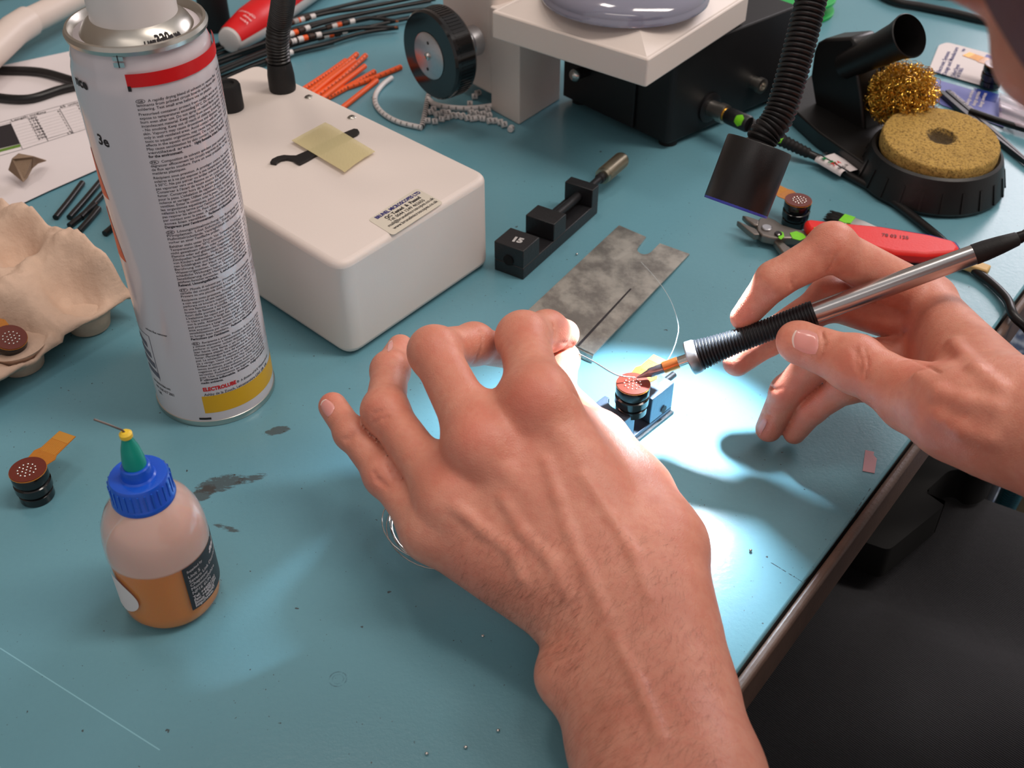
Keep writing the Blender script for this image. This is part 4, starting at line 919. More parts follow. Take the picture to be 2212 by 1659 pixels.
for k in range(40): a = 2 * PI * k / 40; m.box(hs + A_h @ np.array([HRr * math.cos(a), HRr * math.sin(a), (sl0 + sl1) / 2 + .0006]), (.00045, .00035, sl1 - sl0 - .004), A_h @ np.array([[math.cos(a), -math.sin(a), 0], [math.sin(a), math.cos(a), 0], [0, 0, 1]]))
obj('knurling', m, MATS['knurled_steel'], hk, world=True, kind='stuff')
m = MB(); c = P(1100, 520, vz); ex = nrm(P(1135, 517, vz) - P(1100, 509, vz)); ey = np.cross([0, 0, 1], ex); lay(m, text('15', .0062, .06), P(1103, 520, vz), ex, ey, .00012); obj('paint_mark', m, mat('white_paint_mark', (188, 186, 184), .6, var=.2, vs=900), vis, world=True, smooth=0)

fo = P(1449, 893); fe = nrm(P(1449, 893) - P(1383, 946)); fy = np.array([-fe[1], fe[0], 0]); fz = zat(1449, 893, 826); A_F = np.stack([fe, fy, [0, 0, 1.0]], 1)
M_FV = mat('anodised_alloy', (92, 104, 120), .4, metal=.75, var=.15, vs=200, bs=700, bstr=.2)
fv = thing('work_vise', 'small bright alloy vise gripping the lens module under the iron tip', 'vise', tuple(fo))
j1 = float((P(1414, 866, fz) - fo) @ fe); FW = float((P(1427, 811, fz) - P(1457, 825, fz)) @ fy)
n1 = float((P(1384, 898, fz) - fo) @ fe); n0 = float((P(1355, 927, fz) - fo) @ fe)
def fbox(x0, x1, y0, y1, z0, z1): m = MB(); m.box(fo + A_F @ np.array([(x0 + x1) / 2, (y0 + y1) / 2, (z0 + z1) / 2]), (x1 - x0, y1 - y0, z1 - z0), A_F); return m
FW = max(FW, .017)
obj('bed', fbox(n0 - .016, 0, 0, FW, 0, fz * .22), M_FV, fv, world=True, bevel=.0004)
obj('base_plate', fbox(n0 - .017, .0004, -.0012, FW + .001, 0, .0016), M_VISE, fv, world=True)
obj('moving_jaw', fbox(j1, 0, 0, FW, fz * .22, fz), M_FV, fv, world=True, bevel=.0004)
gap = (n1 + j1) / 2; mc = FW * .50; nr = .0060
poly = [(n0 - .0005, 0), (n1, 0), (n1, mc - nr)] + [(n1 - nr * math.sin(a) * .65, mc - nr * math.cos(a)) for a in np.linspace(0, PI, 14)] + [(n1, mc + nr), (n1, FW), (n0 - .0005, FW)]
m = MB(); m.prism(poly, fz * .22, fz, o=fo, A=A_F); obj('fixed_jaw', m, M_FV, fv, world=True, bevel=.0003)
m = MB(); hc = fo + A_F @ np.array([j1 * .42, -.0001, fz * .38]); m.lathe([(.0019, .0004), (.0013, .0003), (.0013, .0001), (.0001, .0001)], 24, o=hc, A=axes(-fy)); obj('screw_hole', m, M_INK, fv, world=True)
m = MB(); m.tube([fo + A_F @ np.array([-.0005, FW * .5, fz * .6]), fo + A_F @ np.array([.012, FW * .5, fz * .6])], .0016, 16); 
obj('spindle', m, M_VISE, fv, world=True)
bt = P(1368, 829, fz + .0125); d = P(1440, 765, fz + .0125) - bt
lens_module('lens module clamped in the alloy vise, lit under the iron tip', (bt[0], bt[1], fz + .0125 - .0150 * .99 - .0004), math.atan2(d[1], d[0]), .0150, sc=.98)

# ================================================================ steel strip with a slot
ps = [(1337, 490), (1395, 515), (1376, 541), (1377, 548), (1383, 553), (1392, 555), (1400, 553), (1406, 549), (1425, 529), (1489, 552), (1281, 783)]
TL, TR, BR = P(1337, 490), P(1489, 552), P(1281, 783); BLp = BR + (TL - TR) * .98
wp = [P(*q) for q in ps] + [BLp]
strip = thing('steel_strip', 'dull steel strip with a slot at one end and a black marker line', 'metal strip', tuple((TL + BR) / 2))
dirl = nrm(BR - TR)
def lift(p): s = float((p - TR) @ dirl) / np.linalg.norm(BR - TR); return p + np.array([0, 0, .0002 + .0042 * max(0, s)])
m = MB(); k = len(wp); lo_ = [lift(p) for p in wp]; hi_ = [p + [0, 0, .0009] for p in lo_]
m.add(lo_ + hi_, [tuple(range(k - 1, -1, -1)), tuple(range(k, 2 * k))] + [(i, (i + 1) % k, k + (i + 1) % k, k + i) for i in range(k)])
n = NT('worn_steel'); o_ = n.coord('Generated'); f = n.noise(n.mapping(o_, (3, 3, 1)), 2.2, 5, .65); g = n.noise(n.mapping(n.coord(), (60, 900, 60)), 1.0, 2)
n.put(n.b.inputs['Base Color'], n.mix(n.ramp(f, .35, .65), lin((150, 146, 140)), lin((196, 192, 182)))); n.b.inputs['Metallic'].default_value = .85
n.put(n.b.inputs['Roughness'], n.math('MULTIPLY_ADD', f, .25, .32)); n.bump(n.math('ADD', n.noise(n.coord(), 500, 3), g), .12, .0003)
obj('plate', m, n.m, strip, world=True, smooth=0)
m = MB(); a, b = lift(BR), lift(BLp); m.add([a, b, b + dirl * .0006 - [0, 0, .0040], a + dirl * .0006 - [0, 0, .0040], a + dirl * .0008, b + dirl * .0008, b + dirl * .0014 - [0, 0, .0040], a + dirl * .0014 - [0, 0, .0040]], [(0, 1, 2, 3), (7, 6, 5, 4), (0, 4, 5, 1), (3, 2, 6, 7), (0, 3, 7, 4), (1, 5, 6, 2)]); obj('folded_lip', m, n.m, strip, world=True, smooth=0)
m = MB(); a, b = P(1360, 630, .0025), P(1250, 754, .0042)
a, b = lift(P(1362, 634)), lift(P(1247, 766)); t = nrm(b - a); s = np.cross([0, 0, 1], t) * .0007
m.add([a - s * .6 + [0, 0, .00105], b - s + [0, 0, .00105], b + s + [0, 0, .00105], a + s * .6 + [0, 0, .00105]], [(0, 1, 2, 3)]); obj('marker_line', m, M_INK, strip, world=True, smooth=0)

# ================================================================ soldering iron held in the right hand
IT, IE = V(1375, 816, .4815), V(2112, 547, .4435); ID = nrm(IE - IT); IL = np.linalg.norm(IE - IT); A_I = axes(ID)
iron = thing('soldering_iron', 'slim soldering iron with brushed steel barrel and ribbed black grip, held in the right hand', 'soldering iron', tuple(IT))
def il(name, prof, mt, sm=35, n=40, par=None): m = MB(); m.lathe([(r, f * IL) for r, f in prof], n, o=IT, A=A_I); return obj(name, m, mt, par or iron, world=True, smooth=sm)
il('tip', [(.0003, 0), (.0007, .012), (.0017, .038), (.0021, .042), (.0022, .085), (.0016, .09)], mat('tip_metal', (120, 112, 118), .3, metal=.9, var=.2, vs=400))
il('copper_sleeve', [(.0020, .084), (.0026, .086), (.0026, .132), (.0020, .134)], mat('copper_sleeve', (206, 120, 66), .3, metal=.9, var=.15))
il('shank', [(.0021, .13), (.0024, .132), (.0024, .172), (.002, .172)], M_CHROME)
il('collar', [(.003, .163), (.0068, .164), (.0074, .168), (.0072, .190), (.0066, .196), (.004, .196)], M_ALU)
g0, g1, ng = .194, .535, 36; pr = [(.003, g0)]
for k in range(ng):
    f = g0 + (g1 - g0) * k / ng; r = np.interp(k / ng, [0, .12, .35, .6, .9, 1], [.0067, .0060, .0051, .0048, .0053, .0054]); d = (g1 - g0) / ng
    pr += [(r * .93, f), (r, f + d * .2), (r, f + d * .62), (r * .93, f + d * .8)]
pr += [(.0052, g1), (.0052, g1 + .008), (.003, g1 + .008)]
il('grip', pr, mat('grip_rubber', (24, 24, 28), .38, var=.15, spec=.5), 25)
n = NT('brushed_barrel'); n.b.inputs['Metallic'].default_value = 1; n.b.inputs['Base Color'].default_value = (*lin((192, 192, 194)), 1)
n.put(n.b.inputs['Roughness'], n.math('MULTIPLY_ADD', n.noise(n.coord(), 40, 2), .04, .24))
il('barrel', [(.003, .535), (.0043, .536), (.0043, .70), (.0040, .998), (.003, 1.0)], n.m)
il('boot', [(.0030, .985), (.0042, .99), (.0041, 1.02), (.0036, 1.06), (.0028, 1.105), (.0022, 1.11)], M_RUBBER)
m = MB(); p0 = IT + ID * IL * 1.10; pts = spline([p0, p0 + ID * .012 + [0, 0, .001], V(2260, 516, .432), V(2400, 560, .415), V(2560, 760, .40), V(2640, 1200, .40)], 8); m.tube(pts, [.0024 * (1 if k % 2 else .86) if k < 10 else .0022 for k in range(len(pts))], 14); obj('cord', m, M_CABLE, iron, world=True, smooth=50)

# ================================================================ solder wire, filament
M_SOLD = mat('solder', (206, 200, 196), .2, metal=1, var=.05)
sw = thing('solder_wire', 'coil of thin solder wire, its end fed from the left fingertips to the iron tip', 'wire', tuple(P(905, 1150)))
pinch = V(1243, 760, .471)
m = MB(); m.tube(spline([V(1215, 742, .474), pinch, V(1282, 781, .4745), V(1330, 809, .4790), V(1372, 816, .4813)], 8), .00034, 8); obj('wire_end', m, M_SOLD, sw, world=True, smooth=60)
cpts = []
for k in np.linspace(0, 5 * 2 * PI, 160):
    q = k / (2 * PI); ru = 92 + 8 * math.sin(q * 2.4); rv = 66 + 6 * math.cos(q * 1.7)
    cpts.append(P(930 + 6 * math.sin(q * 1.3) + ru * math.cos(k + .3), 1145 + 8 * math.cos(q) + rv * math.sin(k + .3) + 14 * math.cos(k), .0012 + .0006 * q + .006 * max(0, math.cos(k - 2.6)) * (q % 1.7)))
m = MB(); m.tube(cpts, .00028, 6); obj('coil', m, M_SOLD, sw, world=True, smooth=60)
n = NT('clear_fibre'); n.b.inputs['Base Color'].default_value = (.85, .92, .95, 1); n.b.inputs['Alpha'].default_value = .35; n.b.inputs['Roughness'].default_value = .2
m = MB(); fp = spline([P(1385, 566, .003), P(1420, 605, .012), P(1448, 648, .020), P(1465, 700, .026), P(1461, 735, .028), P(1448, 768, .031), P(1425, 800, .0335)], 8); m.tube([p - fp[0] for p in fp], .00022, 6)
tag(obj('clear_fibre', m, n.m, loc=tuple(fp[0]), smooth=60), 'thin clear fibre arching from the steel strip to the amber flex', 'fibre')

# ================================================================ side cutters and brush
def plate(name, pts, z0, z1, mt, par, bev=.0008, lab=None):
    m = MB(); m.prism([tuple(P(u, v, (z0 + z1) / 2)[:2]) for u, v in pts], z0, z1); return obj(name, m, mt, par, world=True, bevel=bev, smooth=40, label=lab)
M_TOOL = mat('tool_steel', (128, 122, 116), .38, metal=.9, var=.15, vs=200, bs=500, bstr=.1)
M_RGRIP = mat('red_grip', (226, 32, 26), .42, var=.04, bs=900, bstr=.15)
M_BGRIP = mat('blue_grip', (34, 44, 122), .45, var=.05)
cut = thing('side_cutters', 'side cutters with red and blue grips and lime paint, behind the right hand', 'pliers', tuple(P(1657, 497)))
plate('jaw', [(1591, 482), (1597, 484), (1632, 500), (1640, 512), (1628, 512), (1612, 500)], .0050, .0085, M_TOOL, cut)
plate('jaw', [(1602, 470), (1612, 471), (1640, 480), (1638, 492), (1628, 490), (1612, 480)], .0055, .0088, M_TOOL, cut)
plate('body', [(1632, 488), (1640, 479), (1657, 476), (1672, 482), (1690, 494), (1720, 503), (1752, 508), (1752, 522), (1700, 522), (1672, 522), (1645, 516), (1634, 506)], .0030, .0080, M_TOOL, cut)
plate('arm', [(1660, 512), (1676, 514), (1700, 536), (1760, 575), (1752, 588), (1690, 552)], .0022, .0060, M_TOOL, cut)
for u, v, r, nm, mt in ((1656, 493, .0029, 'rivet', M_ALU), (1681, 506, .0021, 'spring_hole', M_INK)):
    m = MB(); m.lathe([(r, .0070), (r, .0086), (r * .85, .0090), (.0001, .0090)], 28, o=P(u, v, .008) * [1, 1, 0]); obj(nm, m, mt, cut, world=True)
m = MB(); m.ball(P(1682, 507, .0092), (.0009, .0009, .0006), 12, 8); obj('pin', m, M_CHROME, cut, world=True)
hp = [(1735, 489), (1744, 483), (1800, 490), (1900, 499), (2000, 516), (2058, 530), (2070, 545), (2064, 556), (2000, 561), (1930, 556), (1860, 540), (1780, 514), (1744, 505)]
h = plate('handle', hp, .0055, .0125, M_RGRIP, cut, .0022)
plate('grip_edge', [(1738, 485), (1800, 486), (1900, 495), (2010, 513), (2064, 528), (2074, 543), (2066, 552), (2000, 552), (1900, 530), (1800, 505)], .0020, .0062, M_BGRIP, h, .0012, 'dark blue underside of the grip')
plate('handle', [(1745, 568), (1760, 562), (1840, 590), (1940, 612), (1985, 625), (1980, 640), (1930, 642), (1840, 626), (1760, 596)], .0030, .0100, M_RGRIP, cut, .002)
m = MB(); a, b = P(1905, 510, .0126), P(1963, 517, .0126); lay(m, text('78 03 125', .0042, .02, width=float(np.linalg.norm(b - a))), a, nrm(b - a), np.cross([0, 0, 1], nrm(b - a)), .0002); obj('size_number', m, mat('dark_red_ink', (110, 14, 14), .5), h, world=True, smooth=0)
def dab(pts, z, par, name='paint_dab'):
    m = MB(); m.prism([tuple(P(u, v, z)[:2]) for u, v in pts], z, z + .0003); return obj(name, m, M_LIME, par, world=True, smooth=0)
dab([(1706, 504), (1720, 500), (1735, 506), (1742, 514), (1728, 520), (1712, 516)], .0080, cut)
dab([(1684, 500), (1692, 503), (1694, 512), (1687, 518), (1681, 514)], .0080, cut); dab([(1758, 492), (1790, 492), (1792, 498), (1762, 500)], .0124, cut)
q = P(1706, 470); d = P(1640, 400, .017) - P(1716, 440, .017)
lens_module('lens module with amber flex standing beside the side cutters', (P(1715, 484)[0], P(1715, 484)[1], 0), math.atan2(d[1], d[0]), .0190)
br = thing('paint_brush', 'flat brush with black bristles and a lime painted ferrule behind the side cutters', 'brush', tuple(P(1830, 485)))
b0, b1_ = P(1793, 470, .004), P(2135, 587, .004); bd_ = nrm(b1_ - b0); A_R = axes(bd_, (0, 0, 1)); by = np.cross(bd_, [0, 0, 1])
brl = np.linalg.norm(b1_ - b0)
m = MB()
for k in range(150):
    s = random.uniform(-1, 1) * .0044; h_ = random.uniform(-.0015, .0022); a = P(1818, 478, .004) + by * s + [0, 0, h_]; l = .0085 + random.uniform(-.001, .0012)
    m.tube([a, a - bd_ * l * .5 + by * s * .05, a - bd_ * l + by * s * .12 + [0, 0, random.uniform(-.001, .0004)]], [.0003, .00028, .0001], 4, cap=False)
obj('bristles', m, M_RUBBER, br, world=True, kind='stuff')
f0_ = P(1815, 477, .004); m = MB(); m.tube([f0_, f0_ + bd_ * .012, f0_ + bd_ * .020], [.0031, .0030, .0026], 20, sx=1.0)
m = MB(); A_f = np.stack([bd_, by, [0, 0, 1.0]], 1); m.prism(rpoly([(0, -.0050, 0), (.012, -.0048, 0), (.022, -.0032, 0), (.022, .0032, 0), (.012, .0048, 0), (0, .0050, 0)], .0008, 3), -.0022, .0022, o=f0_, A=A_f); fr_ = obj('ferrule', m, M_TIN, br, world=True, bevel=.0008)
m = MB(); m.prism([(0.0004, -.0044), (.0066, -.0046), (.0070, .0030), (.0040, .0046), (.0004, .0040)], .0023, .0026, o=f0_, A=A_f); obj('paint_dab', m, M_LIME, fr_, world=True, smooth=0)
m = MB(); ll = brl - float((f0_ - b0) @ bd_); m.prism(rpoly([(.018, -.0030, 0), (.030, -.0040, 0), (ll, -.0034, 0), (ll, .0034, 0), (.030, .0040, 0), (.018, .0030, 0)], .001, 3), -.0022, .0022, o=f0_, A=A_f); obj('handle', m, mat('brush_wood', (206, 172, 112), .5, var=.12, vs=60), br, world=True, bevel=.001)

# ================================================================ iron stand with sponge and brass wool
SCt = P(2033, 292, .031) * [1, 1, 0]
stand = thing('iron_stand', 'black soldering iron stand with a funnel holder and round sponge tray', 'soldering stand', tuple(SCt))
M_ST = mat('black_bakelite', (21, 20, 20), .40, var=.25, vs=120, bs=500, bstr=.12, spec=.55)
SR = .0365
m = MB(); m.lathe([(.028, 0), (SR * 1.12, 0), (SR * 1.16, .003), (SR * 1.14, .006), (SR * 1.06, .017), (SR * 1.02, .0215), (SR * .97, .0225), (SR * .93, .0210), (SR * .93, .014), (.0001, .014)], 72, o=SCt); obj('sponge_tray', m, M_ST, stand, world=True)
m = MB()
for k in range(22):
    a = 2 * PI * k / 22; ca, sa = math.cos(a), math.sin(a); m.box(SCt + [SR * 1.105 * ca, SR * 1.105 * sa, .009], (.0022, .0016, .012), np.array([[ca, -sa, 0], [sa, ca, 0], [0, 0, 1]]) @ np.array([[.96, 0, -.28], [0, 1, 0], [.28, 0, .96]]))
obj('tray_ribs', m, M_ST, stand, world=True, kind='stuff')
lob = [P(1712, 232), P(1702, 262), P(1722, 288), P(1800, 340), P(1880, 420)]
fp = [(1722, 215), (1703, 245), (1706, 268), (1760, 318), (1850, 382), (1900, 420), (1990, 300), (1960, 215), (1880, 160), (1780, 165)]
m = MB(); m.prism(rpoly([P(u, v) for u, v in fp], .004, 4), 0, .011); obj('foot', m, M_ST, stand, world=True, bevel=.003, seg=3)
fa = V(1800, 170, .68); 
fb = [P(1762, 235, .008), P(1870, 292, .008)]; wdir = nrm(fb[1] - fb[0]); wn = np.cross([0, 0, 1], wdir); wn = wn if wn[1] > 0 else -wn
def upz(u, v, base, d):
    """height on the upright plane through base along d where the pixel (u, v) looks"""
    q = _F + (u - 1106) / FPX * _R - (v - 829.5) / FPX * _U; o = np.array([0, 0, H]); nn = np.cross(d, [0, 0, 1]); t = ((base - o) @ nn) / (q @ nn); return o + q * t
fin = [(1760, 228), (1750, 165), (1757, 112), (1765, 92), (1780, 84), (1838, 80), (1846, 90), (1850, 140), (1862, 220), (1868, 292), (1810, 262)]
fp3 = [upz(u, v, fb[0], wdir) for u, v in fin]
k = len(fp3); m = MB(); m.add(fp3 + [p + wn * .020 for p in fp3], [tuple(range(k)), tuple(range(2 * k - 1, k - 1, -1))] + [(i, k + i, k + (i + 1) % k, (i + 1) % k) for i in range(k)])
bmv = m; obj('holder_body', m, M_ST, stand, world=True, bevel=.0025, seg=3)
u0 = upz(1842, 125, fb[0], wdir) + wn * .010; u1 = P(1964, 77, .076); u0 = P(1856, 128, .050); ud = u1 - u0; A_U = axes(ud); ul = np.linalg.norm(ud)
m = MB(); m.lathe([(.0085, -.012), (.0098, ul * .35), (.0112, ul * .8), (.0132, ul), (.0126, ul + .0006), (.0115, ul * .85), (.0090, ul * .4), (.0080, 0), (.0001, 0)], 48, o=u0, A=A_U); obj('funnel', m, M_ST, stand, world=True, smooth=50)
m = MB(); m.box((u0 + P(1930, 190, .01)) / 2 + [0, .004, -.004], (.018, .012, .05), A_U * 0 + np.stack([wdir, wn, [0, 0, 1.0]], 1)); obj('holder_rib', m, M_ST, stand, world=True, bevel=.003)
nsp = NT('sponge'); o_ = nsp.coord(); f = nsp.noise(o_, 760, 4, .75); g = nsp.noise(o_, 60, 3)
xyz = nsp.new('ShaderNodeSeparateXYZ'); nsp.put(xyz.inputs[0], o_)
col = nsp.mix(nsp.ramp(f, .34, .54), lin((112, 82, 34)), lin((200, 162, 84))); col = nsp.mix(nsp.math('MULTIPLY', nsp.ramp(g, .5, .7), .35), col, lin((150, 118, 60)))
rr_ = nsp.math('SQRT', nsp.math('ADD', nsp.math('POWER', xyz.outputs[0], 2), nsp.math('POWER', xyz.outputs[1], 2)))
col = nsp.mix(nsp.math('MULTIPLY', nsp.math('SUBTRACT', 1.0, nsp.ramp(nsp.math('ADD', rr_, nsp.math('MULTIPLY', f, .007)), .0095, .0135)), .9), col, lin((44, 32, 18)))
nsp.put(nsp.b.inputs['Base Color'], col); nsp.b.inputs['Roughness'].default_value = .9; nsp.bump(f, .9, .0012)
m = MB(); R_ = SR * .92; pr = [(R_ * .96, 0), (R_, .003), (R_ * 1.0, .0095), (R_ * .98, .0115)] + [(R_ * .97 * (1 - k / 14), .0122 + .0008 * math.sin(PI * k / 14)) for k in range(0, 11)] + [(.0080, .0128), (.0066, .0100), (.0001, .0090)]
m.lathe([(r, z) for r, z in pr], 80)
so_ = obj('sponge', m, nsp.m, loc=(SCt[0], SCt[1], .0182), smooth=60); so_.rotation_euler = (.09, 0, 0); tag(so_, 'round damp yellow sponge with a dark centre hole in the black tray', 'sponge')
tx = bpy.data.textures.new('sponge_pits', 'CLOUDS'); tx.noise_scale = .0025
sub = so_.modifiers.new('s', 'SUBSURF'); sub.levels = 2; sub.render_levels = 2; dm = so_.modifiers.new('d', 'DISPLACE'); dm.texture = tx; dm.strength = .0010; dm.mid_level = .5; dm.texture_coords = 'LOCAL'
wc = P(1950, 205, .036); m = MB(); WR = .0205
for k in range(2300):
    d = nrm(rng.normal(size=3)); rad = WR * (.50 + .50 * rng.random() ** .45); c = wc + d * rad * np.array([1.0, 1.0, .95]); a = nrm(rng.normal(size=3)); A_ = axes(a); r = .0008 + .0022 * rng.random(); pi_ = .0010 * (rng.random() - .5); ph = 6.28 * rng.random(); tn = 3.5 + 4 * rng.random()
    m.tube([c + A_ @ np.array([r * math.cos(ph + t), r * math.sin(ph + t), pi_ * t]) for t in np.linspace(0, tn, 11)], .00017, 3, cap=False)
n = NT('brass_wool'); n.b.inputs['Metallic'].default_value = 1; n.b.inputs['Roughness'].default_value = .22; n.b.inputs['Base Color'].default_value = (*lin((222, 176, 76)), 1)
wv = MB(); wv.v = [tuple(np.array(p) - wc) for p in m.v]; wv.f = m.f; wv.mi = m.mi
bw = tag(obj('brass_wool', wv, n.m, loc=tuple(wc), smooth=60), 'ball of shiny brass wool on the stand between the funnel and the sponge', 'brass wool'); bw['kind'] = 'stuff'
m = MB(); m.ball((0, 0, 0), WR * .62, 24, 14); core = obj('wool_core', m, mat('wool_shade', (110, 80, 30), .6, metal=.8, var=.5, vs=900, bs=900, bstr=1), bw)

# ================================================================ card, leaflet, tweezers, bag, reel, far cable, scrap
def sheet_obj(name, label, cat, pts, z, mt, r=.0, th=.0003):
    c = P(*pts[0], z); t = thing(name, label, cat, tuple(c)); w_ = [P(u, v, z) for u, v in pts]; m = MB(); m.prism(rpoly(w_, r, 4) if r else [tuple(p[:2]) for p in w_], z, z + th); obj('card', m, mt, t, world=True, smooth=0); return t
lf = sheet_obj('blue_leaflet', 'blue and violet leaflet lying under the white card at the right', 'leaflet', [(2008, 168), (2160, 212), (2168, 276), (2100, 250), (2036, 228), (2000, 205)], .0004, mat('leaflet_blue', (104, 110, 172), .5, var=.12, vs=30))
m = MB(); m.prism([tuple(P(u, v, .0006)[:2]) for u, v in ((2103, 190), (2158, 204), (2150, 222), (2122, 216))], .00072, .0008); obj('dark_block', m, mat('leaflet_navy', (30, 52, 132), .5), lf, world=True, smooth=0)
m = MB()
for k in range(3): a, b = P(2092 + 14 * k, 226 + 3 * k, .0008), P(2104 + 14 * k, 196 + 3 * k, .0008); lay(m, text('design services', .0036, .01, width=float(np.linalg.norm(b - a))), a, nrm(b - a), np.cross([0, 0, 1], nrm(b - a)), .0001)
obj('leaflet_text', m, M_PAPER, lf, world=True, smooth=0)
cdt = sheet_obj('business_card', 'white card with small blue lettering under a lens module at the right', 'card', [(2028, 98), (2046, 92), (2160, 122), (2168, 160), (2156, 196), (2006, 152)], .0012, M_PAPER, .003)
m = MB(); m.prism([tuple(P(u, v, .0016)[:2]) for u, v in ((2131, 117), (2158, 124), (2164, 142), (2122, 132))], .0015, .0016); obj('violet_panel', m, MATS['leaflet_blue'], cdt, world=True, smooth=0)
m = MB()
for s, a, b in (('Electronic Systems', (2031, 158), (2053, 112)), ('Design and Manufacture', (2044, 162), (2071, 103)), ('Oxford Street', (2062, 166), (2074, 140)), ('Tel 01865', (2071, 170), (2082, 148)), ('www', (2082, 112), (2087, 106))):
    p, q = P(*a, .0016), P(*b, .0016); lay(m, text(s, .0042, .015, width=float(np.linalg.norm(q - p))), p, nrm(q - p), np.cross([0, 0, 1], nrm(q - p)), .0001)
obj('card_text', m, mat('blue_ink', (44, 44, 116), .5), cdt, world=True, smooth=0)
q = P(2138, 185, .0018); d = P(2072, 137, .015) - P(2135, 160, .015)
lens_module('lens module with a gold flex tail standing on the white card', (q[0], q[1], .0019), math.atan2(d[1], d[0]), .0155, sc=.98)
tw = thing('tweezers', 'slim black tweezers with etched lettering behind the sponge', 'tweezers', tuple(P(2060, 215)))
a, b = P(2040, 195, .004), P(2225, 352, .004); td = nrm(b - a); ts = np.cross([0, 0, 1], td)
for sg in (-1, 1):
    m = MB(); m.prism(rpoly([tuple(p) for p in (a + ts * sg * .0006, a + ts * sg * .0042, a + td * .03 + ts * sg * .0046, b + ts * sg * .0012, b)], .0004, 2), .001, .0042); obj('arm', m, mat('tweezer_black', (38, 35, 36), .35, var=.15, metal=.3), tw, world=True, bevel=.0004)
m = MB(); p, q = P(2052, 198, .0043), P(2100, 238, .0043); lay(m, text('STAINLESS 2A ESD', .0032, .01, width=float(np.linalg.norm(q - p))), p, nrm(q - p), np.cross([0, 0, 1], nrm(q - p)), .0001); obj('lettering', m, MATS['label_white'], tw, world=True, smooth=0)
wire('black_rod', 'black round rod lying beyond the tweezers at the right edge', 'rod', [(2095, 240), (2160, 262), (2235, 285), (2330, 312)], .0022, M_CABLE, .0045)
n = NT('clear_bag'); n.b.inputs['Base Color'].default_value = (*lin((226, 206, 216)), 1); n.b.inputs['Alpha'].default_value = .45; n.b.inputs['Roughness'].default_value = .12; n.b.inputs['Coat Weight'].default_value = .5
bagp = [(2162, 205), (2230, 232), (2300, 262), (2300, 330), (2230, 300), (2168, 268)]
m = MB(); bc = P(2200, 260)
def bagf(s, t):
    u = 2158 + 150 * s; v = 200 + 40 * s + 62 * t; return P(u, v, .004 + .005 * math.sin(PI * s) * math.sin(PI * t) + .0018 * math.sin(9 * s + 5 * t) + .0012 * math.sin(17 * t - 6 * s)) - bc
m.grid(bagf, 24, 14); tag(obj('plastic_bag', m, n.m, loc=tuple(bc), smooth=180, solid=.0001), 'crinkled clear plastic bag at the right edge beside the blue leaflet', 'bag')
rl = P(1716, 22); reel = thing('green_reel', 'bright green plastic reel standing flat behind the lamp gooseneck', 'reel', tuple(rl)); M_GREEN = mat('green_plastic', (24, 168, 74), .4, var=.05)
rr2 = .030
for z in (.0, .010): m = MB(); m.lathe([(.004, z), (rr2 * .98, z), (rr2, z + .0005), (rr2, z + .0022), (rr2 * .98, z + .0027), (.004, z + .0027)], 64, o=rl); obj('flange', m, M_GREEN, reel, world=True)
m = MB(); m.lathe([(.012, .002), (.012, .0105)], 40, o=rl); obj('hub', m, M_GREEN, reel, world=True)
wire('far_cable', 'black cable lying along the far right of the mat near the top', 'cable', [(1860, -40), (1925, 0), (1990, 14), (2060, 28), (2125, 43), (2230, 62)], .0032, M_CABLE, .0034)
m = MB(); c = P(2040, -8); m.prism(rpoly([P(1985, -10), P(2030, 2), P(2130, -10), P(2100, -60), P(1990, -60)], .004, 4), 0, .02); m.v = [tuple(np.array(p) - c * [1, 1, 0]) for p in m.v]
tag(obj('black_case', m, M_BLACK, loc=(c[0], c[1], 0), bevel=.002), 'black plastic case at the top edge beyond the iron stand', 'case')
o = P(1878, 998); m = MB(); m.prism([tuple((P(u, v) - o)[:2]) for u, v in ((1869, 973), (1888, 977), (1887, 984), (1894, 992), (1889, 1023), (1863, 1018))], .00005, .0003)
tag(obj('paper_scrap', m, mat('pink_scrap', (196, 152, 158), .7, var=.05), loc=tuple(o), smooth=0), 'small torn pink paper scrap near the front edge of the mat', 'paper scrap')
for k, (u, v, s) in enumerate(((1043, 1376, 'near the left wrist'), (1006, 1616, 'at the bottom, left one of two'), (1076, 1580, 'at the bottom, right one of two'), (922, 1630, 'at the bottom edge farthest left'), (1621, 1191, 'in the lit patch'), (1246, 551, 'beside the black vise'))):
    m = MB(); m.ball((0, 0, .0006), (.0007, .0006, .0006), 10, 7); tag(obj('solder_bead', m, M_CHROME, loc=tuple(P(u, v)), smooth=180), 'tiny solder bead on the mat ' + s, 'solder bead')

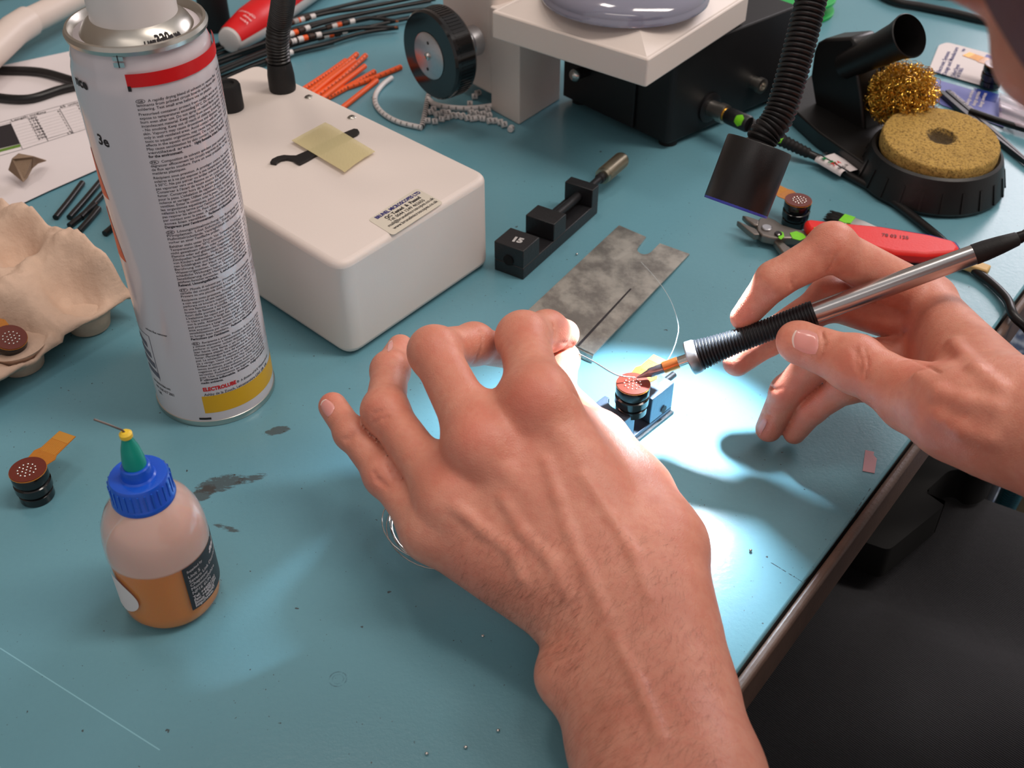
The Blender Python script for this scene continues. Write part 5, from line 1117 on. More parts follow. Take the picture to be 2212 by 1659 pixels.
# ================================================================ under the bench edge
arm_px = [(1851, 1165), (1920, 1189), (2040, 1092), (2042, 1082), (2006, 1070), (2000, 1062), (2010, 1052), (2050, 1016), (2082, 1013), (2104, 1032), (2135, 1029), (2160, 1010), (2120, 960), (2040, 950), (2006, 976), (1965, 1007), (1930, 1050)]
za = -.10; oo = P(1980, 1080, za); m = MB(); m.prism(rpoly([P(u, v, za) for u, v in arm_px], .0035, 3), za - .022, za); m.v = [tuple(np.array(p) - oo) for p in m.v]
tag(obj('chair_armrest', m, mat('matt_black', (9, 9, 9), .8, var=.1), loc=tuple(oo), bevel=.004, seg=3), 'curved black plastic chair armrest just below the bench edge', 'armrest')
for k, (pth, lab) in enumerate(([[(2098, 1000, -.05), (2106, 1040, -.16), (2098, 1100, -.24), (2062, 1160, -.30), (2045, 1210, -.34), (2034, 1250, -.37), (2000, 1500, -.5)], 'black cable hanging below the bench edge, left one of two'], [[(2155, 990, -.05), (2150, 1040, -.15), (2118, 1110, -.24), (2090, 1170, -.30), (2075, 1220, -.34), (2060, 1265, -.37), (2020, 1500, -.5)], 'black cable hanging below the bench edge, right one of two'])):
    wire('hanging_cable', lab, 'cable', pth, .0034, M_CABLE)
t = thing('coiled_cord', 'thin teal coiled cord hanging below the bench at the right edge', 'cord', tuple(P(2190, 1060, -.2)))
M_TEAL = mat('teal_cord', (18, 92, 104), .4); c0, c1 = P(2212, 1010, -.16), P(2138, 1158, -.30); ax_ = axes(c1 - c0); LL = np.linalg.norm(c1 - c0)
m = MB(); m.tube([c0 + ax_ @ np.array([.0062 * math.cos(2 * PI * 34 * s), .0062 * math.sin(2 * PI * 34 * s), LL * s]) for s in np.linspace(0, 1, 34 * 12)], .0013, 6); obj('coil', m, M_TEAL, t, world=True, smooth=60)
m = MB(); m.tube(spline([c1, P(2125, 1195, -.33), P(2100, 1245, -.36), P(2080, 1330, -.42)], 6), .0015, 8); obj('lead', m, M_TEAL, t, world=True, smooth=60)
# ================================================================ the person: one body surface grown from a distance field
def smin(a, b, k):
    if k <= 0: return np.minimum(a, b)
    h = np.clip(.5 + .5 * (b - a) / k, 0, 1); return b * (1 - h) + a * h - k * h * (1 - h)
class Field:
    def __init__(s, lo, hi, h):
        s.lo = np.array(lo, float); s.h = h; s.n = np.maximum(4, np.ceil((np.array(hi) - s.lo) / h).astype(int) + 1)
        s.ax = [(s.lo[i] + h * np.arange(s.n[i])).astype(np.float32) for i in range(3)]
    def empty(s): return np.full(tuple(s.n), 0.05, np.float32)
    def cone(s, D, a, b, ra, rb, k=.002, sub=False):
        """smooth-joins (or cuts, sub=True) a tapered capsule into D"""
        a = np.array(a, float); b = np.array(b, float); mg = max(ra, rb) + k * 1.2 + 3 * s.h
        i0 = np.maximum(0, ((np.minimum(a, b) - mg - s.lo) / s.h).astype(int)); i1 = np.minimum(s.n, ((np.maximum(a, b) + mg - s.lo) / s.h).astype(int) + 2)
        if (i1 <= i0).any(): return D
        X, Y, Z = np.meshgrid(s.ax[0][i0[0]:i1[0]], s.ax[1][i0[1]:i1[1]], s.ax[2][i0[2]:i1[2]], indexing='ij', sparse=True)
        ba = b - a; L = max(1e-12, float(ba @ ba))
        t = np.clip(((X - a[0]) * ba[0] + (Y - a[1]) * ba[1] + (Z - a[2]) * ba[2]) / L, 0, 1)
        d = np.sqrt((X - a[0] - t * ba[0]) ** 2 + (Y - a[1] - t * ba[1]) ** 2 + (Z - a[2] - t * ba[2]) ** 2) - (ra + (rb - ra) * t)
        sl = tuple(slice(i0[q], i1[q]) for q in range(3))
        D[sl] = -smin(-D[sl], d, k) if sub else smin(D[sl], d.astype(np.float32), k)
        return D
    def ell(s, D, c, r, A=None, k=.004, sub=False):
        c = np.array(c, float); r = np.array(r, float); mg = r.max() + k * 1.2 + 3 * s.h
        i0 = np.maximum(0, ((c - mg - s.lo) / s.h).astype(int)); i1 = np.minimum(s.n, ((c + mg - s.lo) / s.h).astype(int) + 2)
        if (i1 <= i0).any(): return D
        X, Y, Z = np.meshgrid(s.ax[0][i0[0]:i1[0]] - c[0], s.ax[1][i0[1]:i1[1]] - c[1], s.ax[2][i0[2]:i1[2]] - c[2], indexing='ij', sparse=True)
        A = np.eye(3) if A is None else A
        q = [(X * A[0, j] + Y * A[1, j] + Z * A[2, j]) / r[j] for j in range(3)]
        n0 = np.sqrt(q[0] ** 2 + q[1] ** 2 + q[2] ** 2); n1 = np.sqrt((q[0] / r[0]) ** 2 + (q[1] / r[1]) ** 2 + (q[2] / r[2]) ** 2) + 1e-9
        d = n0 * (n0 - 1) / n1
        sl = tuple(slice(i0[j], i1[j]) for j in range(3))
        D[sl] = -smin(-D[sl], d, k) if sub else smin(D[sl], d.astype(np.float32), k)
        return D
    def chain(s, D, pts, k=.002):
        for (a, ra), (b, rb) in zip(pts, pts[1:]): s.cone(D, a, b, ra, rb, k)
        return D
    def mesh(s, D):
        """surface nets"""
        nx, ny, nz = D.shape; neg = D < 0
        c = sum(neg[i:nx - 1 + i, j:ny - 1 + j, k:nz - 1 + k].astype(np.int8) for i in (0, 1) for j in (0, 1) for k in (0, 1))
        I = np.argwhere((c > 0) & (c < 8)); idx = np.full(c.shape, -1, np.int32); idx[tuple(I.T)] = np.arange(len(I))
        cor = [(i, j, k) for i in (0, 1) for j in (0, 1) for k in (0, 1)]
        val = np.stack([D[I[:, 0] + i, I[:, 1] + j, I[:, 2] + k] for i, j, k in cor], 1); acc = np.zeros((len(I), 3)); cnt = np.zeros(len(I))
        for p in range(8):
            for q in range(p + 1, 8):
                if sum(abs(np.subtract(cor[p], cor[q]))) != 1: continue
                m_ = (val[:, p] < 0) != (val[:, q] < 0); t = val[:, p] / (val[:, p] - val[:, q] + 1e-20)
                acc[m_] += (np.array(cor[p]) + t[m_, None] * (np.array(cor[q]) - np.array(cor[p]))); cnt[m_] += 1
        vs = s.lo + s.h * (I + acc / cnt[:, None]); fs = []
        for a in range(3):
            b, e = (a + 1) % 3, (a + 2) % 3; lo_ = [slice(None)] * 3; hi_ = [slice(None)] * 3; lo_[a] = slice(0, -1); hi_[a] = slice(1, None)
            E = np.argwhere(neg[tuple(lo_)] != neg[tuple(hi_)]); E = E[(E[:, b] > 0) & (E[:, e] > 0) & (E[:, b] < D.shape[b] - 1) & (E[:, e] < D.shape[e] - 1)]
            def g(db, de): q = E.copy(); q[:, b] += db; q[:, e] += de; return idx[tuple(q.T)]
            quad = np.stack([g(-1, -1), g(0, -1), g(0, 0), g(-1, 0)], 1); fl = ~neg[tuple(E.T)]
            quad[fl] = quad[fl][:, ::-1]; fs.append(quad[(quad >= 0).all(1)])
        return vs, np.concatenate(fs)
mm = .001
def J(rows): return [(V(u, v, d), r * mm) for u, v, d, r in rows]
# ---- left hand (back of the hand to the camera, index and thumb pinching the wire)
LH = dict(
    index=J([(1163, 868, .402, 10.4), (1130, 731, .441, 9.7), (1182, 716, .458, 8.0), (1219, 722, .470, 6.4)]),
    middle=J([(1040, 962, .400, 10.2), (938, 760, .430, 9.0), (1024, 743, .450, 7.9), (1098, 762, .468, 6.6)]),
    ring=J([(968, 1078, .402, 9.2), (832, 888, .430, 8.1), (843, 800, .450, 7.2), (865, 751, .466, 5.6)]),
    pinky=J([(925, 1146, .406, 8.2), (833, 1026, .424, 7.3), (758, 935, .434, 6.0), (719, 878, .443, 5.7)]),
    thumb=J([(1295, 955, .432, 10.2), (1197, 852, .455, 8.9), (1212, 776, .4745, 7.4)]))
LW = P(1338, 1360, .030)
lo = V(660, 650, .5); pts_all = [p for c in LH.values() for p, r in c] + [LW, P(1440, 1800, .026), V(1530, 1200, .38), V(900, 1180, .40), P(1560, 1760, .05), P(1330, 1700, .03)]
flo = np.min(pts_all, 0) - .024; fhi = np.max(pts_all, 0) + .024; flo[1] = P(1440, 1770, .026)[1] - .010; flo[2] = max(flo[2], -.002)
LF = Field(flo, fhi, .00088)
D = LF.empty()
metas = [(V(1163, 868, .404), V(1385, 1235, .394), 11.2, 14.5), (V(1040, 962, .402), V(1330, 1255, .391), 11.0, 14.5), (V(975, 1085, .404), V(1262, 1275, .390), 10.0, 14), (V(935, 1150, .408), V(1195, 1288, .392), 9.0, 13)]
for a, b, ra, rb in metas: LF.cone(D, a, b, ra * mm, rb * mm, .014)
back = _F * .010                                                         # palm side lies away from the camera
for (a, b, ra, rb) in metas: LF.cone(D, a + back, b + back, ra * mm * .95, rb * mm * .95, .010)
LF.chain(D, [(V(1295, 955, .432), .0105), (V(1365, 1070, .418), .0138), (V(1418, 1185, .403), .0170), (V(1405, 1290, .389), .0172)], .009)      # thumb metacarpal
LF.cone(D, V(1132, 862, .424), V(1030, 925, .422), .0055, .0055, .006); LF.cone(D, V(1100, 905, .412), V(1290, 1180, .398), .0095, .0125, .010); LF.cone(D, V(1000, 1015, .412), V(1220, 1220, .399), .0090, .0115, .010)
LF.cone(D, V(1240, 920, .424), V(1370, 1140, .408), .008, .0145, .010)                                                                           # web
LF.cone(D, V(1015, 1185, .408) + back * .5, V(1215, 1290, .394), .0105, .0130, .009)                                                            # outer edge of the palm
# wrist and forearm: two bones side by side
rad = [(P(1400, 1240, .036), .0165), (P(1420, 1330, .031), .0175), (P(1440, 1420, .027), .0176), (P(1462, 1520, .0245), .0186), (P(1498, 1680, .0245), .0205), (P(1540, 1880, .028), .0230)]
uln = [(P(1262, 1275, .034), .0148), (P(1278, 1340, .029), .0148), (P(1300, 1420, .025), .0144), (P(1320, 1485, .0225), .0160), (P(1350, 1600, .0215), .0170), (P(1392, 1760, .0225), .0190), (P(1420, 1900, .026), .021)]
LF.chain(D, rad, .010); LF.chain(D, uln, .010)
LF.chain(D, [(a * .5 + b * .5, .0165) for (a, _), (b, _) in zip(rad, uln)], .012)
LF.ell(D, P(1212, 1462, .027), (.0085, .0085, .0085), None, .010)                                                                               # wrist bone
palm = D; total = palm.copy()
for name, c in LH.items():
    F_ = LF.empty()
    if name == 'thumb': LF.chain(F_, [(V(1365, 1070, .418), .0125)] + c, .0035); LF.ell(F_, c[-1][0], (.0078, .0070, .0072), None, .003)
    else:
        LF.chain(F_, c, .0028)
        (p1, r1), (p2, r2), (p3, r3) = c[1:]
        t = nrm(np.array([0, 0, H]) - p1); LF.ell(F_, p1 + t * r1 * .16, np.array([1, 1, 1]) * r1, None, .005)                     # knuckle
        LF.ell(F_, p2 + nrm(np.array([0, 0, H]) - p2) * r2 * .12, np.array([1, 1, 1]) * r2 * 1.02, None, .003)
    kk = .0075 if name != 'thumb' else .006
    total = np.minimum(total, smin(palm, F_, kk))
D = total
toc = lambda p: nrm(np.array([0, 0, H]) - p)
def bump_line(Fd, D, rows, k=.0030):
    P_ = [(V(u, v, d), r * mm) for u, v, d, r in rows]; return Fd.chain(D, P_, k)
surf = lambda a, b, t, rr: None
# knuckle heads and extensor tendons just under the skin, and a few veins
for (a, b, ra, rb), kr in zip(metas, (8.8, 8.6, 7.6, 6.6)):
    LF.ell(D, a + toc(a) * (ra * mm * .16), (kr * mm,) * 3, None, .0100)
    q = [a + toc(a) * ra * mm * .60]
    for t in (.2, .45, .7): p = a * (1 - t) + b * t; q.append(p + toc(p) * ((ra * (1 - t) + rb * t) * mm * (.78 - .25 * t)))
    LF.chain(D, [(p, .0022 - .0003 * i) for i, p in enumerate(q)], .0040)
def on_skin(Fd, D, u, v, d0=.30, d1=.50):
    """first skin point along the pixel ray"""
    ds = np.arange(d0, d1, Fd.h * .5); P_ = np.array([V(u, v, d) for d in ds]); I = np.round((P_ - Fd.lo) / Fd.h).astype(int)
    ok = ((I >= 0) & (I < Fd.n)).all(1); val = np.full(len(ds), 1.0); val[ok] = D[tuple(I[ok].T)]
    h_ = np.argmax(val < 0)
    if not (val < 0).any(): return None
    def tri(p):
        q = (p - Fd.lo) / Fd.h; i = np.clip(np.floor(q).astype(int), 0, Fd.n - 2); f = q - i; c = D[i[0]:i[0] + 2, i[1]:i[1] + 2, i[2]:i[2] + 2]
        c = c[0] * (1 - f[0]) + c[1] * f[0]; c = c[0] * (1 - f[1]) + c[1] * f[1]; return c[0] * (1 - f[2]) + c[1] * f[2]
    a_, b_ = ds[max(0, h_ - 3)], ds[min(len(ds) - 1, h_ + 2)]
    for _ in range(14):
        c_ = (a_ + b_) / 2
        if tri(V(u, v, c_)) < 0: b_ = c_
        else: a_ = c_
    return V(u, v, b_)
def vein(Fd, D, rows, r=.0010, k=.0034, dep=.0011):
    q = [on_skin(Fd, D, u, v) for u, v in rows]; q = [p + (-toc(p)) * dep for p in q if p is not None]
    for a, b in zip(q, q[1:]): Fd.cone(D, a, b, r, r, k)
def crease(Fd, D, rows, r=.00055, k=.0007, dep=-.0001):
    q = [on_skin(Fd, D, u, v) for u, v in rows]; q = [p + toc(p) * dep for p in q if p is not None]
    for a, b in zip(q, q[1:]): Fd.cone(D, a, b, r, r, k, sub=True)
for rows in ([(1180, 1000), (1205, 1075), (1230, 1150), (1270, 1240), (1310, 1330)], [(1090, 1080), (1130, 1150), (1190, 1210), (1230, 1290)], [(985, 1095), (1050, 1150), (1105, 1190), (1130, 1250)], [(1260, 1030), (1320, 1120), (1370, 1200), (1400, 1290)], [(1330, 1380), (1380, 1480), (1430, 1600)]): vein(LF, D, rows)
for rows in ([(806, 1020), (818, 1034), (834, 1046)], [(812, 1036), (824, 1046), (838, 1052)], [(838, 1000), (846, 1018), (850, 1034)], [(742, 948), (752, 946), (764, 936)], [(746, 956), (760, 948)],
             [(800, 905), (808, 893), (824, 888)], [(806, 915), (818, 905)], [(1037, 716), (1042, 735), (1038, 760), (1024, 782)], [(1195, 700), (1198, 724), (1192, 748)], [(1194, 750), (1216, 740), (1240, 744)], [(826, 905), (840, 900)], [(1238, 846), (1252, 862)]): crease(LF, D, rows)
LV, LQ = LF.mesh(D); LD = D
# ---- right hand (pen grip on the iron)
RH = dict(
    index=J([(2005, 650, .4825, 10.4), (1797, 537, .456, 9.0), (1673, 605, .4585, 7.6), (1606, 686, .4705, 5.6)]),
    middle=J([(1995, 705, .486, 10), (1792, 648, .478, 8.4), (1662, 730, .482, 7.2), (1592, 782, .4855, 6.2)]),
    ring=J([(1985, 775, .484, 9.4), (1778, 768, .466, 7.8), (1700, 846, .481, 7.0), (1661, 926, .4940, 5.9)]),
    pinky=J([(1985, 835, .478, 8.6), (1832, 832, .4635, 6.8), (1756, 884, .480, 5.9), (1716, 935, .4930, 5.0)]),
    thumb=J([(1975, 860, .418, 11.8), (1848, 786, .438, 10.4), (1738, 744, .4495, 8.8)]))
RW = V(2235, 905, .374)
pa = [p for c in RH.values() for p, r in c] + [RW, V(2420, 985, .352), V(2100, 640, .42), V(2100, 980, .37)]
flo = np.min(pa, 0) - .028; fhi = np.max(pa, 0) + .028; flo[2] = min(flo[2], -.002); fhi[0] = V(2400, 940, .355)[0] + .004
RF = Field(flo, fhi, .00088)
D = RF.empty()
mr = [(V(2005, 650, .4825), V(2180, 872, .399), 10.2, 13), (V(1995, 705, .486), V(2195, 885, .402), 10, 13.5), (V(1985, 775, .484), V(2205, 905, .406), 9.4, 13), (V(1985, 835, .478), V(2205, 925, .408), 8.8, 12)]
for a, b, ra, rb in mr: RF.cone(D, a, b, ra * mm, rb * mm, .010)
RF.chain(D, [(V(1975, 860, .418), .0118), (V(2070, 895, .396), .0150), (V(2160, 925, .384), .0160), (V(2235, 935, .376), .0160)], .009)          # ball of the thumb
RF.cone(D, V(2030, 730, .470), V(2120, 865, .402), .008, .014, .010)                                                                            # first web
RF.chain(D, [(V(2180, 875, .394), .0135), (V(2240, 905, .384), .0145), (V(2320, 930, .372), .0160), (V(2460, 950, .352), .0205)], .010)
RF.chain(D, [(V(2200, 935, .388), .0140), (V(2260, 960, .378), .0150), (V(2340, 985, .368), .0160), (V(2480, 1020, .355), .0190)], .010)
RF.chain(D, [(V(2200, 890, .395), .0140), (V(2320, 940, .376), .0150), (V(2470, 985, .362), .0180)], .012)
palm = D; total = palm.copy()
for name, c in RH.items():
    F_ = RF.empty()
    if name == 'thumb':
        RF.chain(F_, [(V(2070, 895, .396), .0140)] + c, .0035); RF.ell(F_, c[1][0], (.0108, .0108, .0108), None, .004)
        e_ = c[-1][0] + nrm(V(1690, 726, .4505) - c[-1][0]) * .0045; RF.ell(F_, e_, (.0070, .0074, .0074), None, .004)
    else:
        RF.chain(F_, c, .0028)
        (p1, r1), (p2, r2), (p3, r3) = c[1:]; RF.ell(F_, p1 + np.array([0, .2, .5]) * r1 * .3, (r1 * 1.02,) * 3, None, .004)
    total = np.minimum(total, smin(palm, F_, .0075 if name != 'thumb' else .006))
D = total
for rows in ([(1808, 545), (1800, 560), (1792, 580), (1784, 588)], [(1712, 598), (1708, 612), (1712, 620)], [(1842, 752), (1850, 772), (1852, 800)], [(1850, 750), (1860, 775), (1860, 806)], [(1868, 756), (1876, 790), (1868, 820)], [(1774, 712), (1781, 745), (1772, 780)], [(1668, 900), (1656, 893), (1646, 898)], [(1938, 780), (1970, 776), (2000, 790), (2030, 806)], [(1885, 722), (1898, 734), (1925, 745), (1950, 720)], [(1662, 835), (1676, 842), (1690, 838)]): crease(RF, D, rows)
for rows in ([(1985, 815), (2030, 850), (2085, 870), (2150, 880)], [(2030, 900), (2080, 930), (2140, 950)], [(2060, 740), (2110, 800), (2160, 840)]): vein(RF, D, rows, .0012, .0045, .0012)
RV, RQ = RF.mesh(D); RD = D
# ---- head, neck, trunk and upper arms (outside the frame apart from the cheek at the top right corner)
HC = np.array([.1485, .1680, .3050]); look = nrm(np.array([.055, .370, .03]) - HC); hx = nrm(np.cross(look, [0, 0, 1])); hu = np.cross(hx, look)
A_HD = np.stack([hx, look, hu], 1)                                                        # head frame: right, forward, up
HP = lambda x, y, z: HC + A_HD @ np.array([x, y, z])
NB_ = np.array([.335, .020, .270])
GF = Field(HC - .16, HC + .16, .0030); D = GF.empty()
GF.ell(D, HP(0, -.012, .022), (.072, .088, .086), A_HD, .01); GF.ell(D, HP(0, .020, -.040), (.058, .062, .066), A_HD, .03); GF.ell(D, HP(0, .052, -.086), (.026, .022, .020), A_HD, .02)
GF.cone(D, HP(0, .082, .006), HP(0, .098, -.030), .007, .012, .010); GF.ell(D, HP(-.011, .088, -.034), (.008, .008, .007), A_HD, .005); GF.ell(D, HP(.011, .088, -.034), (.008, .008, .007), A_HD, .005)
for s in (-1, 1):
    GF.ell(D, HP(.031 * s, .084, .006), (.017, .012, .010), A_HD, .006, sub=True); GF.ell(D, HP(.031 * s, .068, .005), (.0125, .0125, .0125), A_HD, .002)
    GF.cone(D, HP(.014 * s, .082, .022), HP(.046 * s, .070, .024), .006, .005, .010); GF.ell(D, HP(.075 * s, -.006, -.008), (.008, .020, .031), A_HD, .006); GF.ell(D, HP(.082 * s, .000, -.006), (.005, .011, .018), A_HD, .003, sub=True)
GF.cone(D, HP(-.022, .078, -.058), HP(.022, .078, -.058), .0055, .0055, .006); GF.cone(D, HP(-.018, .077, -.068), HP(.018, .077, -.068), .0065, .0065, .005); GF.cone(D, HP(-.023, .085, -.0625), HP(.023, .085, -.0625), .0016, .0016, .002, sub=True)
GF.cone(D, HP(0, -.035, -.05), NB_, .054, .060, .03)
GV, GQ = GF.mesh(D)
LS, RS = NB_ + [-.115, -.155, -.03], NB_ + [.115, .155, -.03]; LE = np.array([.085, -.060, .060]); RE = np.array([.455, .255, .045])
BFd = Field(np.array([-.02, -.45, -.30]), np.array([.85, .42, .34]), .0062); D = BFd.empty()
wl, wr = P(1462, 1800, .027), V(2420, 970, .360)
BFd.chain(D, [(wl, .017), (wl * .5 + LE * .5, .031), (LE, .036), (LE * .5 + LS * .5, .044), (LS, .054)], .012); BFd.chain(D, [(wr, .018), (wr * .5 + RE * .5, .030), (RE, .036), (RE * .5 + RS * .5, .044), (RS, .054)], .012)
hip = np.array([.60, -.15, -.17])
BFd.cone(D, LS, RS, .055, .055, .03); BFd.cone(D, NB_, NB_ * .5 + hip * .5, .06, .115, .05); BFd.cone(D, LS + [.05, .01, -.04], hip + [-.06, -.08, 0], .075, .095, .05); BFd.cone(D, RS + [.03, -.03, -.04], hip + [.06, .08, 0], .075, .095, .05)
BFd.cone(D, NB_, HP(0, -.035, -.05) * .6 + NB_ * .4, .058, .054, .02)
BV_, BQ = BFd.mesh(D)
allv = np.concatenate([LV, RV, GV, BV_]); off = np.cumsum([0, len(LV), len(RV), len(GV)]); allq = np.concatenate([q + o for q, o in zip((LQ, RQ, GQ, BQ), off)])
org = np.array([NB_[0], NB_[1], 0.0])
me = bpy.data.meshes.new('person'); me.vertices.add(len(allv)); me.vertices.foreach_set('co', (allv - org).astype(np.float32).ravel())
me.loops.add(allq.size); me.loops.foreach_set('vertex_index', allq.astype(np.int32).ravel()); me.polygons.add(len(allq)); me.polygons.foreach_set('loop_start', np.arange(0, allq.size, 4, dtype=np.int32))
me.polygons.foreach_set('use_smooth', np.ones(len(allq), bool)); me.update(calc_edges=True); me.validate()
# skin tint: knuckles and fingertips redder, palms and nails' surroundings paler
red = np.zeros(len(allv), np.float32)
def blush(p, r, a):
    if p is None: return
    d = np.linalg.norm(allv - p, axis=1); red[:] = np.maximum(red, a * np.exp(-(d / r) ** 2)) if a > 0 else red + a * np.exp(-(d / r) ** 2)
for u, v, r, a in ((1140, 862, .010, .8), (1022, 928, .011, .75), (965, 1010, .009, .4), (1120, 960, .014, .35), (820, 1040, .007, .45), (812, 895, .007, .45), (930, 750, .007, .35), (1128, 715, .007, .35), (1000, 1240, .012, .5), (700, 855, .006, .6), (868, 740, .006, .5), (1225, 710, .006, .5), (1230, 800, .006, .45)): blush(on_skin(LF, LD, u, v), r, a)
for u, v, r, a in ((1800, 505, .009, .35), (1612, 680, .007, .6), (1590, 780, .008, .6), (1650, 930, .009, .75), (1690, 850, .010, .7), (1740, 860, .012, .6), (1850, 780, .009, .45), (1980, 790, .012, .6), (1960, 720, .014, .5), (1780, 640, .012, .6), (1720, 740, .007, .4), (2040, 910, .012, .4)): blush(on_skin(RF, RD, u, v), r, a)
at = me.attributes.new('blush', 'FLOAT', 'POINT'); at.data.foreach_set('value', np.clip(red, 0, 1))
person = bpy.data.objects.new('person', me); COL.objects.link(person); person.location = tuple(org); ROOT['person'] = Matrix.Translation(tuple(org))
tag(person, 'person in dark clothes leaning over the bench, soldering with both bare hands', 'person')
n = NT('skin'); o_ = n.coord()
big = n.noise(o_, 55, 4, .6); mid_ = n.noise(o_, 260, 4, .65); pore = n.noise(o_, 1500, 3, .6)
col = n.mix(n.ramp(big, .3, .7), lin((210, 138, 115)), lin((224, 156, 132))); col = n.mix(n.math('MULTIPLY', n.ramp(mid_, .42, .68), .35), col, lin((208, 122, 102)))
a_ = n.new('ShaderNodeAttribute', attribute_name='blush'); col = n.mix(n.math('MULTIPLY', a_.outputs['Fac'], .5), col, lin((206, 88, 70)))
n.put(n.b.inputs['Base Color'], col); n.put(n.b.inputs['Roughness'], n.math('MULTIPLY_ADD', pore, .14, .36)); n.b.inputs['Specular IOR Level'].default_value = .5
n.b.inputs['Subsurface Weight'].default_value = .30; n.b.inputs['Subsurface Radius'].default_value = (1, .35, .2); n.b.inputs['Subsurface Scale'].default_value = .004
wr_ = n.noise(n.mapping(o_, (260, 260, 520)), 1.0, 3, .6); vor = n.new('ShaderNodeTexVoronoi', feature='DISTANCE_TO_EDGE'); n.put(vor.inputs['Vector'], o_); vor.inputs['Scale'].default_value = 1100
n.bump(n.math('ADD', n.math('MULTIPLY', wr_, .8), n.math('ADD', n.math('MULTIPLY', pore, .35), n.math('MULTIPLY', vor.outputs['Distance'], .5))), .45, .0005)
me.materials.append(n.m)
# ---- nails
n = NT('nail'); n.b.inputs['Base Color'].default_value = (*lin((230, 160, 152)), 1); n.b.inputs['Roughness'].default_value = .22; n.b.inputs['Coat Weight'].default_value = .3; n.b.inputs['Subsurface Weight'].default_value = .3; n.b.inputs['Subsurface Scale'].default_value = .002
M_NAIL = n.m; M_NAILT = mat('nail_tip', (238, 214, 204), .3)
def nail(Fd, D, quad, label):
    """quad: four pixel corners (root left, root right, tip right, tip left); the plate follows the skin"""
    mb = MB(); q = np.array(quad, float); nu, nv = 10, 12; pts = {}; prev = None
    for j in range(nv + 1):
        for i in range(nu + 1):
            s0, t0 = 2 * i / nu - 1, 2 * j / nv - 1; s2 = .5 + .5 * s0 * math.sqrt(1 - .40 * t0 * t0); t = .5 + .5 * t0 * math.sqrt(1 - .40 * s0 * s0); pxy = (q[0] * (1 - s2) + q[1] * s2) * (1 - t) + (q[3] * (1 - s2) + q[2] * s2) * t
            p = on_skin(Fd, D, pxy[0], pxy[1]); p = p if p is not None else prev; prev = p; pts[i, j] = p
    P3 = np.array([[pts[i, j] for i in range(nu + 1)] for j in range(nv + 1)])
    for _ in range(6):
        Q3 = P3.copy(); Q3[1:-1, 1:-1] = (P3[:-2, 1:-1] + P3[2:, 1:-1] + P3[1:-1, :-2] + P3[1:-1, 2:]) / 4; Q3[0, 1:-1] = (P3[0, :-2] + P3[0, 2:]) / 2; Q3[-1, 1:-1] = (P3[-1, :-2] + P3[-1, 2:]) / 2; Q3[1:-1, 0] = (P3[:-2, 0] + P3[2:, 0]) / 2; Q3[1:-1, -1] = (P3[:-2, -1] + P3[2:, -1]) / 2; P3 = Q3
    for j in range(nv + 1):
        for i in range(nu + 1): e = max(abs(2 * i / nu - 1), abs(2 * j / nv - 1)); P3[j, i] += toc(P3[j, i]) * (.00060 - .00040 * e ** 6)
    mb.v = [tuple(p) for r in P3 for p in r]; mb.f = []; mb.mi = []
    for j in range(nv):
        for i in range(nu): mb.f.append((j * (nu + 1) + i, j * (nu + 1) + i + 1, (j + 1) * (nu + 1) + i + 1, (j + 1) * (nu + 1) + i)); mb.mi.append(1 if j >= nv - 1 else 0)
    return obj('fingernail', mb, [M_NAIL, M_NAILT], person, world=True, smooth=180)
nail(LF, LD, [(708, 908), (728, 878), (703, 858), (688, 872)], 'pinky')
nail(LF, LD, [(836, 764), (850, 752), (848, 732), (838, 740)], 'ring')
nail(LF, LD, [(1224, 812), (1243, 800), (1249, 752), (1222, 757)], 'thumb')
nail(RF, RD, [(1772, 716), (1768, 774), (1706, 752), (1712, 708)], 'thumb')
nail(RF, RD, [(1648, 900), (1662, 908), (1640, 946), (1628, 938)], 'ring')
# ---- hair on head, arm hairs, clothes
m = MB(); 
GH = Field(HC - .16, HC + .16, .004); D = GH.empty(); GH.ell(D, HP(0, -.014, .020), (.080, .098, .098), A_HD, .01); GH.ell(D, HP(.01, .118, -.128), (.070, .070, .070), A_HD, .012, sub=True); GH.ell(D, HP(0, .02, -.145), (.12, .12, .08), A_HD, .01, sub=True)  # hair drawn low over the face, its dark colour stands in for shade there
hv, hq = GH.mesh(D); m.v = [tuple(p) for p in hv]; m.f = [tuple(int(i) for i in q) for q in hq]; obj('hair', m, mat('hair_and_face_shade', (106, 70, 74), .8, var=.2, vs=200, bs=500, bstr=1, stretch=(1, 1, .2)), person, world=True, smooth=180)
def hairs(Fd, D, boxes, mt, name):
    mb = MB()
    for (u0, u1, v0, v1, cnt, ang, L) in boxes:
        for _ in range(cnt):
            u, v = random.uniform(u0, u1), random.uniform(v0, v1); p = on_skin(Fd, D, u, v, .32, .46)
            if p is None: continue
            q = on_skin(Fd, D, u + 3, v); r_ = on_skin(Fd, D, u, v + 3)
            if q is None or r_ is None: continue
            nn = np.cross(r_ - p, q - p)
            if np.linalg.norm(nn) < 1e-12: continue
            nn = nrm(nn); nn = nn if nn @ toc(p) > 0 else -nn; a = ang + random.uniform(-.5, .5); d = math.cos(a) * _R - math.sin(a) * _U; d = nrm(d - nn * (d @ nn)); l = L * random.uniform(.5, 1.2) * mm
            s = nrm(np.cross(d, nn)) * .000022; c1 = p + d * l * .5 + nn * l * .16; c2 = p + d * l + nn * l * .20
            mb.add([p - s, p + s, c1 + s * .8, c1 - s * .8, c2], [(0, 1, 2, 3), (3, 2, 4)])
    return obj(name, mb, mt, person, world=True, smooth=0, kind='stuff')
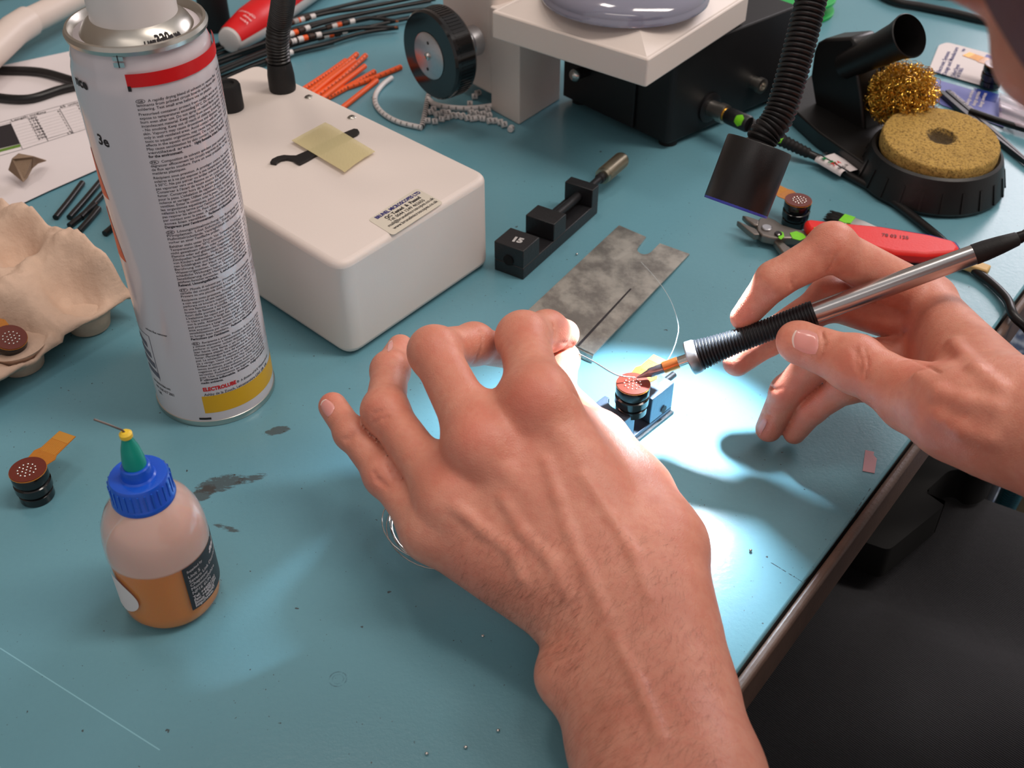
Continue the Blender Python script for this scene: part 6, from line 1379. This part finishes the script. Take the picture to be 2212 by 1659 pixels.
hairs(LF, LD, [(980, 1480, 1140, 1330, 700, 2.2, 3.5), (1030, 1260, 1250, 1440, 700, 2.3, 5.0), (1200, 1560, 1330, 1659, 900, 2.0, 5.0)], mat('fine_hair', (112, 74, 54), .5, var=.2), 'arm_hair')
def cloth(name, prims, lo_, hi_, h_, mt, sub_=()):
    Fd = Field(lo_, hi_, h_); D = Fd.empty()
    for pr in prims: Fd.chain(D, pr, .03)
    v_, q_ = Fd.mesh(D); mb = MB(); mb.v = [tuple(p) for p in v_]; mb.f = [tuple(int(i) for i in q) for q in q_]; return obj(name, mb, mt, person, world=True, smooth=180)
M_SHIRT = mat('dark_shirt', (34, 33, 36), .9, var=.15, vs=300, bs=900, bstr=.3)
mid = lambda a, b, t=.5: np.array(a) * (1 - t) + np.array(b) * t
cloth('shirt', [[(mid(LS, LE, .55), .052), (LS, .062), (NB_ + [.02, 0, -.045], .070), (RS, .062), (mid(RS, RE, .55), .052)], [(NB_ + [.02, 0, -.05], .075), (mid(NB_, hip), .130), (hip, .135)], [(LS + [.05, .01, -.04], .085), (hip + [-.06, -.08, 0], .108)], [(RS + [.03, -.03, -.04], .085), (hip + [.06, .08, 0], .108)]], (.05, -.45, -.34), (.85, .40, .38), .0075, M_SHIRT)
n = NT('dark_denim'); o_ = n.coord(); tw_ = n.noise(n.mapping(o_, (1, 1, 1)), 900, 3, .7); wv_ = n.new('ShaderNodeTexWave', wave_type='BANDS', bands_direction='DIAGONAL'); n.put(wv_.inputs['Vector'], o_); wv_.inputs['Scale'].default_value = 420
n.put(n.b.inputs['Base Color'], n.mix(n.math('MULTIPLY', n.math('ADD', tw_, wv_.outputs['Fac']), .5), lin((24, 25, 29)), lin((54, 54, 58)))); n.b.inputs['Roughness'].default_value = .95; n.bump(n.math('ADD', n.noise(o_, 22, 3), n.math('MULTIPLY', wv_.outputs['Fac'], .12)), .7, .006)
kl, kr_ = P(1560, 1560, -.19), P(1880, 1300, -.20)
cloth('jeans', [[(hip + [-.07, -.09, -.03], .115), (kl + [.16, -.09, 0], .092), (kl + [-.02, .03, 0], .078), (kl + [-.02, .05, -.42], .055)], [(hip + [.07, .09, -.03], .115), (kr_ + [.14, -.10, 0], .092), (kr_ + [-.06, .06, -.01], .076), (kr_ + [-.06, .07, -.42], .055)], [(hip + [-.06, -.08, -.02], .12), (hip + [.06, .08, -.02], .12)]], (-.10, -.45, -.68), (.85, .62, .02), .0085, n.m)
